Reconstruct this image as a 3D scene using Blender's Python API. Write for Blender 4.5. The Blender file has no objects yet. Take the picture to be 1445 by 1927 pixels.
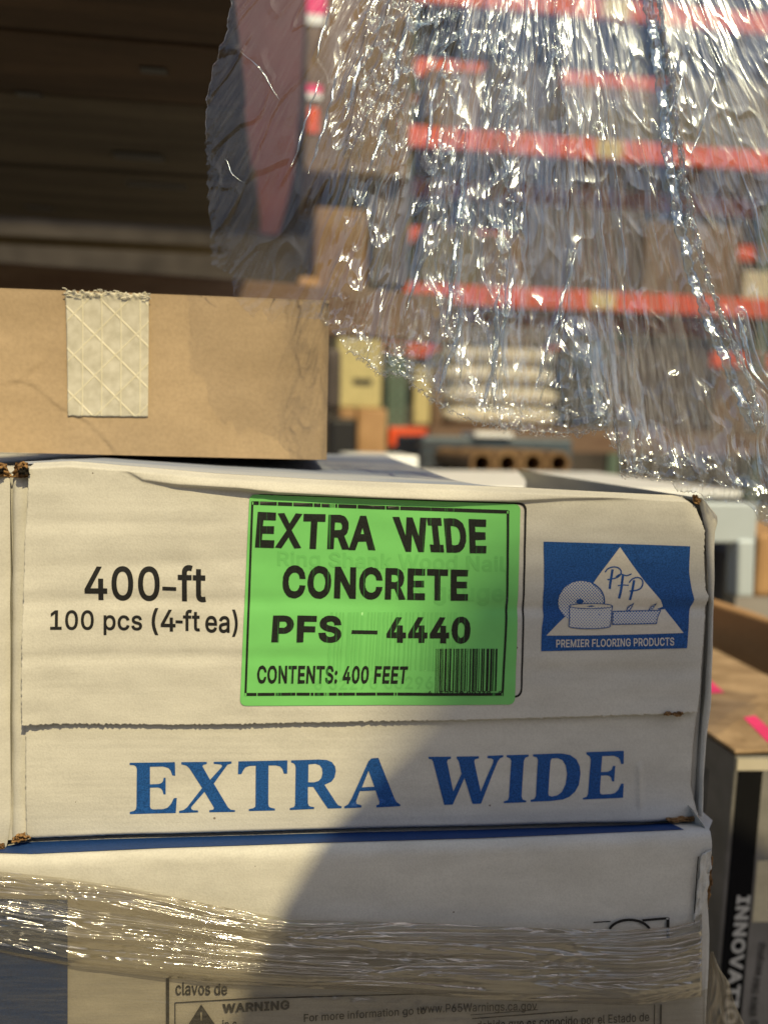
import bpy, bmesh, math, random
import numpy as np
from mathutils import Vector, Matrix

random.seed(7)
scn = bpy.context.scene
COL = scn.collection
R_ = math.radians

# ------------------------------------------------------------------ camera
CAM = Vector((0.0, 0.0, 0.72))
YAW, PITCH, ROLL = R_(7.5), R_(-5.65), R_(1.2)
FPX, CX, CY = 1449.0, 722.5, 963.5
Fw = Vector((math.sin(YAW) * math.cos(PITCH), math.cos(YAW) * math.cos(PITCH), math.sin(PITCH)))
R0 = Vector((math.cos(YAW), -math.sin(YAW), 0.0))
U0 = R0.cross(Fw)
Rt = R0 * math.cos(ROLL) + U0 * math.sin(ROLL)
Up = U0 * math.cos(ROLL) - R0 * math.sin(ROLL)
cam_d = bpy.data.cameras.new('camera')
cam = bpy.data.objects.new('camera', cam_d)
COL.objects.link(cam)
M = Matrix((Rt, Up, -Fw)).transposed().to_4x4()
M.translation = CAM
cam.matrix_world = M
cam_d.sensor_fit = 'VERTICAL'
cam_d.sensor_height = 34.57
cam_d.sensor_width = 25.93
cam_d.lens = 34.57 * FPX / 1927.0
cam_d.clip_start = 0.01
cam_d.clip_end = 400
cam_d.dof.use_dof = True
cam_d.dof.focus_distance = 0.360
cam_d.dof.aperture_fstop = 4.8
scn.camera = cam

# ------------------------------------------------------------------ light
SUN_EL, SUN_AZ = R_(46), R_(20)          # azimuth: to the right of straight behind the camera
D = Vector((math.sin(SUN_AZ) * math.cos(SUN_EL), -math.cos(SUN_AZ) * math.cos(SUN_EL), math.sin(SUN_EL)))
w = bpy.data.worlds.new('World')
scn.world = w
w.use_nodes = True
nt = w.node_tree
sky = nt.nodes.new('ShaderNodeTexSky')
sky.sky_type = 'NISHITA'
sky.sun_disc = False
sky.sun_elevation = SUN_EL
sky.sun_rotation = math.atan2(D.x, D.y)
sky.air_density = 1.0
sky.dust_density = 2.0
sky.ozone_density = 1.0
bg = nt.nodes['Background']
bg.inputs['Strength'].default_value = 0.115
nt.links.new(sky.outputs[0], bg.inputs['Color'])
sd = bpy.data.lights.new('sun', 'SUN')
sd.energy = 4.6
sd.angle = R_(0.53)
sd.color = (1.0, 0.83, 0.46)
sun = bpy.data.objects.new('sun', sd)
COL.objects.link(sun)
sun.rotation_euler = D.to_track_quat('Z', 'Y').to_euler()
sun.location = D * 20
scn.view_settings.view_transform = 'Standard'
scn.view_settings.look = 'None'
scn.view_settings.gamma = 1.0
scn.view_settings.exposure = -0.13
scn.view_settings.use_curve_mapping = False
scn.render.engine = 'CYCLES'
scn.cycles.use_denoising = True
scn.cycles.max_bounces = 10
scn.cycles.transparent_max_bounces = 24
scn.cycles.caustics_reflective = False
scn.cycles.caustics_refractive = False
scn.cycles.sample_clamp_indirect = 6.0

# ------------------------------------------------------------------ helpers
def ray(px, py):
    return Rt * ((px - CX) / FPX) - Up * ((py - CY) / FPX) + Fw

def P(px, py, Y):
    r = ray(px, py)
    return CAM + r * (Y / r.y)

def PZ(px, py, Z):
    r = ray(px, py)
    return CAM + r * ((Z - CAM.z) / r.z)

def PA(px, py, Y):
    """array version: px, py, Y arrays -> (n,3)"""
    px, py = np.asarray(px, float), np.asarray(py, float)
    a, b = (px - CX) / FPX, -(py - CY) / FPX
    r = [Rt[i] * a + Up[i] * b + Fw[i] for i in range(3)]
    t = Y / r[1]
    return np.stack([CAM[i] + r[i] * t for i in range(3)], -1)

_perm = {}
def perlin(x, y, seed=0):
    if seed not in _perm:
        rng = np.random.RandomState(seed)
        p = rng.permutation(256)
        ang = rng.rand(256) * 2 * np.pi
        _perm[seed] = (np.concatenate([p, p]), np.cos(ang), np.sin(ang))
    p, gx, gy = _perm[seed]
    x, y = np.broadcast_arrays(np.asarray(x, float), np.asarray(y, float))
    xi, yi = np.floor(x).astype(int), np.floor(y).astype(int)
    xf, yf = x - xi, y - yi
    u, v = xf**3 * (xf * (xf * 6 - 15) + 10), yf**3 * (yf * (yf * 6 - 15) + 10)
    def g(ix, iy, fx, fy):
        h = p[(p[ix & 255] + iy) & 255]
        return gx[h] * fx + gy[h] * fy
    n00, n10 = g(xi, yi, xf, yf), g(xi + 1, yi, xf - 1, yf)
    n01, n11 = g(xi, yi + 1, xf, yf - 1), g(xi + 1, yi + 1, xf - 1, yf - 1)
    return ((n00 * (1 - u) + n10 * u) * (1 - v) + (n01 * (1 - u) + n11 * u) * v) * 1.4

def ridged(x, y, seed=0):
    return 1.0 - 2.0 * np.abs(perlin(x, y, seed))

def sstep(a, b, x):
    t = np.clip((x - a) / (b - a), 0, 1)
    return t * t * (3 - 2 * t)

def tag(o, label=None, cat=None, group=None, kind=None):
    for k, v in (('label', label), ('category', cat), ('group', group), ('kind', kind)):
        if v:
            o[k] = v
    return o

def thing(name, label, cat, loc=(0, 0, 0), group=None):
    o = bpy.data.objects.new(name, None)
    COL.objects.link(o)
    o.location = loc
    o.empty_display_size = 0.05
    return tag(o, label, cat, group)

def link(name, me, mats, parent=None, smooth=False):
    o = bpy.data.objects.new(name, me)
    for m in (mats if isinstance(mats, (list, tuple)) else [mats]):
        me.materials.append(m)
    COL.objects.link(o)
    if smooth:
        me.polygons.foreach_set('use_smooth', [True] * len(me.polygons))
    if parent is not None:
        o.parent = parent
        wl = Vector((0, 0, 0))
        q = parent
        while q is not None:
            wl += q.location
            q = q.parent
        o.location = -wl
    return o

def mesh_np(name, verts, faces, uv=None):
    me = bpy.data.meshes.new(name)
    verts = np.asarray(verts, np.float32)
    faces = np.asarray(faces, np.int32)
    me.vertices.add(len(verts))
    me.vertices.foreach_set('co', verts.ravel())
    me.loops.add(faces.size)
    me.loops.foreach_set('vertex_index', faces.ravel())
    me.polygons.add(len(faces))
    me.polygons.foreach_set('loop_start', np.arange(0, faces.size, faces.shape[1], dtype=np.int32))
    if uv is not None:
        l = me.uv_layers.new(name='UVMap')
        l.data.foreach_set('uv', np.asarray(uv, np.float32)[faces.ravel()].ravel())
    me.update(calc_edges=True)
    me.validate()
    return me

def grid_faces(nu, nv):
    """verts indexed iv*nu+iu; v goes down the picture; normals face the camera"""
    iu, iv = np.meshgrid(np.arange(nu - 1), np.arange(nv - 1))
    a = (iv * nu + iu).ravel()
    return np.stack([a, a + nu, a + nu + 1, a + 1], -1)

def interp(path):
    xs, ys = [p[0] for p in path], [p[1] for p in path]
    return lambda x: np.interp(x, xs, ys)

def solid(name, front, depth, mats, parent=None, bevel=0.0, seg=2):
    """front: 4 world points (TL, BL, BR, TR); extruded by the vector depth"""
    bm = bmesh.new()
    f = [bm.verts.new(p) for p in front]
    b = [bm.verts.new(Vector(p) + Vector(depth)) for p in front]
    bm.faces.new(f)
    bm.faces.new(b[::-1])
    for i in range(4):
        j = (i + 1) % 4
        bm.faces.new((f[i], b[i], b[j], f[j]))
    bmesh.ops.recalc_face_normals(bm, faces=bm.faces)
    if bevel:
        bmesh.ops.bevel(bm, geom=bm.edges[:], offset=bevel, segments=seg, affect='EDGES', profile=0.5)
    me = bpy.data.meshes.new(name)
    bm.to_mesh(me)
    bm.free()
    return link(name, me, mats, parent, smooth=False)

def pxquad(q, Y):
    Ys = Y if isinstance(Y, (list, tuple)) else [Y] * 4
    return [P(x, y, yy) for (x, y), yy in zip(q, Ys)]

def slab(name, q, Y, d, mats, parent=None, bevel=0.0):
    """q: px quad TL, BL, BR, TR on the plane y=Y, real thickness d backwards"""
    return solid(name, pxquad(q, Y), (0, d, 0), mats, parent, bevel)

def box(name, lo, hi, mats, parent=None, bevel=0.0):
    (a, b, c), (d, e, f) = lo, hi
    return solid(name, [(a, b, f), (a, b, c), (d, b, c), (d, b, f)], (0, e - b, 0), mats, parent, bevel)

def boxpx(name, x0, y0, x1, y1, Y, d, mats, parent=None, bevel=0.0):
    """axis aligned box whose front face spans the px rectangle on the plane y=Y"""
    xm, ym = (x0 + x1) / 2, (y0 + y1) / 2
    a, b = P(x0, ym, Y).x, P(x1, ym, Y).x
    t, o = P(xm, y0, Y).z, P(xm, y1, Y).z
    return box(name, (a, Y, o), (b, Y + d, t), mats, parent, bevel)

def tube(name, pts, rad, mats, parent=None, sides=8, closed=False):
    bm = bmesh.new()
    pts = [Vector(p) for p in pts]
    rings = []
    n = len(pts)
    for i, p in enumerate(pts):
        t = (pts[min(i + 1, n - 1)] - pts[max(i - 1, 0)]).normalized()
        a = t.orthogonal().normalized() if not rings else (prev - t * prev.dot(t)).normalized()
        prev = a
        b = t.cross(a)
        r = rad[i] if isinstance(rad, (list, tuple)) else rad
        rings.append([bm.verts.new(p + (a * math.cos(k * 2 * math.pi / sides) + b * math.sin(k * 2 * math.pi / sides)) * r) for k in range(sides)])
    for i in range(n - 1):
        for k in range(sides):
            bm.faces.new((rings[i][k], rings[i][(k + 1) % sides], rings[i + 1][(k + 1) % sides], rings[i + 1][k]))
    bm.faces.new(rings[0][::-1])
    bm.faces.new(rings[-1])
    me = bpy.data.meshes.new(name)
    bm.to_mesh(me)
    bm.free()
    return link(name, me, mats, parent, smooth=True)

# ------------------------------------------------------------------ materials
def new_mat(name):
    m = bpy.data.materials.new(name)
    m.use_nodes = True
    t = m.node_tree
    return m, t, t.nodes['Principled BSDF']

def nd(t, typ, **kw):
    n = t.nodes.new(typ)
    for k, v in kw.items():
        if k in n.inputs.keys():
            n.inputs[k].default_value = v
        else:
            setattr(n, k, v)
    return n

def c4(c):
    return (c[0], c[1], c[2], 1.0)

def board(name, c1, c2, rough=0.8, scale=(60, 60, 60), fibre=900.0, bump=0.12, speck=0.0, spec=0.25, detail=5.0, flute=0.0):
    """paper, card, wood or paint: two tones by noise, fine grain bump, optional specks"""
    m, t, b = new_mat(name)
    tc = nd(t, 'ShaderNodeTexCoord')
    mp = nd(t, 'ShaderNodeMapping')
    mp.inputs['Scale'].default_value = scale
    t.links.new(tc.outputs['Object'], mp.inputs[0])
    n1 = nd(t, 'ShaderNodeTexNoise', Scale=1.0, Detail=detail, Roughness=0.6)
    t.links.new(mp.outputs[0], n1.inputs['Vector'])
    cr = nd(t, 'ShaderNodeValToRGB')
    cr.color_ramp.elements[0].position = 0.35
    cr.color_ramp.elements[1].position = 0.65
    cr.color_ramp.elements[0].color = c4(c1)
    cr.color_ramp.elements[1].color = c4(c2)
    t.links.new(n1.outputs[0], cr.inputs[0])
    out = cr.outputs[0]
    n2 = nd(t, 'ShaderNodeTexNoise', Scale=fibre, Detail=3.0)
    t.links.new(tc.outputs['Object'], n2.inputs['Vector'])
    mx = nd(t, 'ShaderNodeMix', data_type='RGBA', blend_type='MULTIPLY')
    mx.inputs[0].default_value = 0.35
    cr2 = nd(t, 'ShaderNodeValToRGB')
    cr2.color_ramp.elements[0].position = 0.3
    cr2.color_ramp.elements[0].color = (0.7, 0.7, 0.7, 1)
    cr2.color_ramp.elements[1].position = 0.62
    t.links.new(n2.outputs[0], cr2.inputs[0])
    t.links.new(out, mx.inputs[6])
    t.links.new(cr2.outputs[0], mx.inputs[7])
    out = mx.outputs[2]
    if speck:
        v = nd(t, 'ShaderNodeTexVoronoi', Scale=95.0)
        t.links.new(tc.outputs['Object'], v.inputs['Vector'])
        lt = nd(t, 'ShaderNodeMath', operation='LESS_THAN')
        lt.inputs[1].default_value = 0.055
        t.links.new(v.outputs['Distance'], lt.inputs[0])
        sx = nd(t, 'ShaderNodeSeparateColor')
        t.links.new(v.outputs['Color'], sx.inputs[0])
        gt = nd(t, 'ShaderNodeMath', operation='GREATER_THAN')
        gt.inputs[1].default_value = 0.86
        t.links.new(sx.outputs[0], gt.inputs[0])
        ml = nd(t, 'ShaderNodeMath', operation='MULTIPLY')
        t.links.new(lt.outputs[0], ml.inputs[0])
        t.links.new(gt.outputs[0], ml.inputs[1])
        ml2 = nd(t, 'ShaderNodeMath', operation='MULTIPLY')
        ml2.inputs[1].default_value = speck
        t.links.new(ml.outputs[0], ml2.inputs[0])
        m3 = nd(t, 'ShaderNodeMix', data_type='RGBA')
        t.links.new(ml2.outputs[0], m3.inputs[0])
        t.links.new(out, m3.inputs[6])
        m3.inputs[7].default_value = (0.10, 0.07, 0.04, 1)
        out = m3.outputs[2]
    t.links.new(out, b.inputs['Base Color'])
    b.inputs['Roughness'].default_value = rough
    b.inputs['Specular IOR Level'].default_value = spec
    bp = nd(t, 'ShaderNodeBump')
    bp.inputs['Strength'].default_value = bump
    bp.inputs['Distance'].default_value = 0.0006
    hsum = n2.outputs[0]
    if flute:
        sp = nd(t, 'ShaderNodeSeparateXYZ')
        t.links.new(tc.outputs['Object'], sp.inputs[0])
        mp2 = nd(t, 'ShaderNodeMapping')
        mp2.inputs['Scale'].default_value = (5, 5, flute * 0.7)
        t.links.new(tc.outputs['Object'], mp2.inputs[0])
        n3 = nd(t, 'ShaderNodeTexNoise', Scale=1.0, Detail=2.0)
        t.links.new(mp2.outputs[0], n3.inputs['Vector'])
        ad = nd(t, 'ShaderNodeMath', operation='MULTIPLY_ADD')
        ad.inputs[1].default_value = 0.9
        t.links.new(n3.outputs[0], ad.inputs[0])
        t.links.new(n2.outputs[0], ad.inputs[2])
        hsum = ad.outputs[0]
    t.links.new(hsum, bp.inputs['Height'])
    t.links.new(bp.outputs[0], b.inputs['Normal'])
    return m

def paint(name, c, rough=0.5, metal=0.0, var=0.25, scale=25.0, spec=0.4):
    m, t, b = new_mat(name)
    tc = nd(t, 'ShaderNodeTexCoord')
    n1 = nd(t, 'ShaderNodeTexNoise', Scale=scale, Detail=6.0, Roughness=0.65)
    t.links.new(tc.outputs['Object'], n1.inputs['Vector'])
    cr = nd(t, 'ShaderNodeValToRGB')
    cr.color_ramp.elements[0].position = 0.3
    cr.color_ramp.elements[1].position = 0.7
    cr.color_ramp.elements[0].color = c4([x * (1 - var) for x in c])
    cr.color_ramp.elements[1].color = c4([min(1, x * (1 + var * 0.5)) for x in c])
    t.links.new(n1.outputs[0], cr.inputs[0])
    t.links.new(cr.outputs[0], b.inputs['Base Color'])
    b.inputs['Roughness'].default_value = rough
    b.inputs['Metallic'].default_value = metal
    b.inputs['Specular IOR Level'].default_value = spec
    return m

def ink(name, c, streak=0.0, under=(0.1, 0.5, 0.1), rough=0.55, grain=0.25):
    """printed ink: fine grain, and thermal print streaks that let the label through"""
    m, t, b = new_mat(name)
    tc = nd(t, 'ShaderNodeTexCoord')
    n1 = nd(t, 'ShaderNodeTexNoise', Scale=1500.0, Detail=2.0)
    t.links.new(tc.outputs['Object'], n1.inputs['Vector'])
    cr = nd(t, 'ShaderNodeValToRGB')
    cr.color_ramp.elements[0].position = 0.35
    cr.color_ramp.elements[1].position = 0.65
    cr.color_ramp.elements[0].color = c4([x * (1 - grain) for x in c])
    cr.color_ramp.elements[1].color = c4([x * (1 + grain) + 0.004 for x in c])
    t.links.new(n1.outputs[0], cr.inputs[0])
    out = cr.outputs[0]
    if streak:
        mp = nd(t, 'ShaderNodeMapping')
        mp.inputs['Scale'].default_value = (900, 10, 14)
        t.links.new(tc.outputs['Object'], mp.inputs[0])
        n2 = nd(t, 'ShaderNodeTexNoise', Scale=1.0, Detail=2.0)
        t.links.new(mp.outputs[0], n2.inputs['Vector'])
        r2 = nd(t, 'ShaderNodeValToRGB')
        r2.color_ramp.elements[0].position = 0.66
        r2.color_ramp.elements[0].color = (0, 0, 0, 1)
        r2.color_ramp.elements[1].position = 0.72
        r2.color_ramp.elements[1].color = (streak, streak, streak, 1)
        t.links.new(n2.outputs[0], r2.inputs[0])
        m3 = nd(t, 'ShaderNodeMix', data_type='RGBA')
        t.links.new(r2.outputs[0], m3.inputs[0])
        t.links.new(out, m3.inputs[6])
        m3.inputs[7].default_value = c4(under)
        out = m3.outputs[2]
    t.links.new(out, b.inputs['Base Color'])
    b.inputs['Roughness'].default_value = rough
    b.inputs['Specular IOR Level'].default_value = 0.3
    return m

def film(name, refl=0.10, edge=0.55, haze=0.06, hazecol=(0.8, 0.82, 0.85), rough=0.06, streak=(10, 120), tint=(0.97, 0.97, 0.98), bump=0.35, hmax=0.35, gloss=(1, 1, 1), veil=False):
    """thin clear plastic: see through, glossy on top, a little milky where it is stretched"""
    m = bpy.data.materials.new(name)
    m.use_nodes = True
    t = m.node_tree
    for n in list(t.nodes):
        t.nodes.remove(n)
    out = nd(t, 'ShaderNodeOutputMaterial')
    uv = nd(t, 'ShaderNodeUVMap')
    mp = nd(t, 'ShaderNodeMapping')
    mp.inputs['Scale'].default_value = (streak[1], streak[0], 1)
    t.links.new(uv.outputs[0], mp.inputs[0])
    n1 = nd(t, 'ShaderNodeTexNoise', Scale=1.0, Detail=7.0, Roughness=0.65, Distortion=0.3)
    t.links.new(mp.outputs[0], n1.inputs['Vector'])
    bp = nd(t, 'ShaderNodeBump')
    bp.inputs['Strength'].default_value = bump
    bp.inputs['Distance'].default_value = 0.0012
    t.links.new(n1.outputs[0], bp.inputs['Height'])
    tr = nd(t, 'ShaderNodeBsdfTransparent')
    tr.inputs[0].default_value = c4(tint)
    df = nd(t, 'ShaderNodeBsdfDiffuse')
    df.inputs[0].default_value = c4(hazecol)
    tl = nd(t, 'ShaderNodeBsdfTranslucent')
    tl.inputs[0].default_value = c4(hazecol)
    mdt = nd(t, 'ShaderNodeMixShader')
    mdt.inputs[0].default_value = 0.35
    t.links.new(df.outputs[0], mdt.inputs[1])
    t.links.new(tl.outputs[0], mdt.inputs[2])
    hr = nd(t, 'ShaderNodeMapRange')
    hr.inputs['From Min'].default_value = 0.42
    hr.inputs['From Max'].default_value = 0.72
    hr.inputs['To Min'].default_value = haze
    hr.inputs['To Max'].default_value = hmax
    t.links.new(n1.outputs[0], hr.inputs[0])
    hv, rv = hr.outputs[0], None
    if veil:
        at = nd(t, 'ShaderNodeAttribute', attribute_name='veil')
        mv = nd(t, 'ShaderNodeMath', operation='MULTIPLY')
        t.links.new(hr.outputs[0], mv.inputs[0])
        t.links.new(at.outputs['Fac'], mv.inputs[1])
        hv = mv.outputs[0]
        rv = nd(t, 'ShaderNodeMapRange')
        rv.inputs['To Min'].default_value = 0.26
        t.links.new(at.outputs['Fac'], rv.inputs[0])
    m1 = nd(t, 'ShaderNodeMixShader')
    t.links.new(hv, m1.inputs[0])
    t.links.new(tr.outputs[0], m1.inputs[1])
    t.links.new(mdt.outputs[0], m1.inputs[2])
    gl = nd(t, 'ShaderNodeBsdfGlossy')
    gl.inputs['Roughness'].default_value = rough
    gl.inputs[0].default_value = c4(gloss)
    t.links.new(bp.outputs[0], gl.inputs['Normal'])
    lw = nd(t, 'ShaderNodeLayerWeight')
    lw.inputs[0].default_value = 0.5
    pw = nd(t, 'ShaderNodeMath', operation='POWER')
    pw.inputs[1].default_value = 2.2
    t.links.new(bp.outputs[0], lw.inputs['Normal'])
    fr = nd(t, 'ShaderNodeMapRange')
    fr.inputs['To Min'].default_value = refl
    fr.inputs['To Max'].default_value = edge
    t.links.new(lw.outputs['Facing'], pw.inputs[0])
    t.links.new(pw.outputs[0], fr.inputs[0])
    m2 = nd(t, 'ShaderNodeMixShader')
    frv = fr.outputs[0]
    if rv is not None:
        mr_ = nd(t, 'ShaderNodeMath', operation='MULTIPLY')
        t.links.new(frv, mr_.inputs[0])
        t.links.new(rv.outputs[0], mr_.inputs[1])
        frv = mr_.outputs[0]
    t.links.new(frv, m2.inputs[0])
    t.links.new(m1.outputs[0], m2.inputs[1])
    t.links.new(gl.outputs[0], m2.inputs[2])
    t.links.new(m2.outputs[0], out.inputs[0])
    return m

M_WHITE = board('white_card', (0.54, 0.525, 0.475), (0.62, 0.605, 0.55), 0.82, (26, 26, 70), 1100, 0.16, speck=0.8, flute=260)
M_EDGE = board('torn_white_edge', (0.50, 0.46, 0.38), (0.62, 0.56, 0.46), 0.9, (90, 90, 90), 700, 0.4)
M_KRAFT = board('kraft_card', (0.40, 0.295, 0.185), (0.47, 0.35, 0.225), 0.8, (14, 14, 40), 500, 0.15, flute=0)
M_TORN = board('torn_brown_card', (0.10, 0.05, 0.02), (0.42, 0.25, 0.11), 0.95, (260, 260, 260), 900, 0.6)
M_HOLESHADE = board('dark_hollow_shade', (0.010, 0.008, 0.006), (0.02, 0.015, 0.01), 0.95)  # near-black tone that paints shade into holes and creases
M_TOPBLUE = board('pale_blue_card', (0.22, 0.28, 0.42), (0.46, 0.49, 0.54), 0.6, (6, 22, 6), 800, 0.1)  # mottled pale blue-grey for the lid
M_BLUE = ink('blue_ink', (0.010, 0.075, 0.27), rough=0.6, grain=0.3)
M_DEEPBLUE = ink('deep_blue_ink', (0.008, 0.045, 0.18), rough=0.6, grain=0.2)
M_BLACK = ink('black_ink', (0.012, 0.012, 0.013), rough=0.6)
M_LABEL = paint('green_label', (0.175, 0.565, 0.155), 0.42, 0, 0.06, 40.0, 0.5)
M_GHOST = paint('green_label_showthrough', (0.150, 0.505, 0.135), 0.42, 0, 0.06, 60.0, 0.5)
M_THERMAL = ink('thermal_black', (0.010, 0.013, 0.011), streak=0.5, under=(0.06, 0.36, 0.07), rough=0.5)
M_PAPERWHITE = board('logo_white', (0.62, 0.58, 0.50), (0.70, 0.655, 0.57), 0.82, (26, 26, 70), 1100, 0.15)

# front plane of the carton stack
Y0 = 0.36

# ---------------------------------------------------------------- 2D print pipeline
def put(name, me, mapf, mat, parent, off, step=14.0):
    """flat mesh in px coordinates -> cut into a fine grid -> laid on the surface mapf"""
    bm = bmesh.new()
    bm.from_mesh(me)
    xs = [v.co.x for v in bm.verts]
    ys = [v.co.y for v in bm.verts]
    for lo, hi, ax in ((min(xs), max(xs), 0), (min(ys), max(ys), 1)):
        k = math.floor(lo / step) + 1
        while k * step < hi:
            co = (k * step, 0, 0) if ax == 0 else (0, k * step, 0)
            no = (1, 0, 0) if ax == 0 else (0, 1, 0)
            bmesh.ops.bisect_plane(bm, geom=bm.verts[:] + bm.edges[:] + bm.faces[:], plane_co=co, plane_no=no)
            k += 1
    bmesh.ops.triangulate(bm, faces=bm.faces[:])
    co = np.array([v.co[:] for v in bm.verts])
    wv = mapf(co[:, 0], co[:, 1], off + co[:, 2])
    for v, p in zip(bm.verts, wv):
        v.co = p
    bm.normal_update()
    for f in bm.faces:
        if f.normal.y > 0:
            f.normal_flip()
    bm.to_mesh(me)
    bm.free()
    me.name = name
    return link(name, me, mat, parent, smooth=True)

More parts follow.
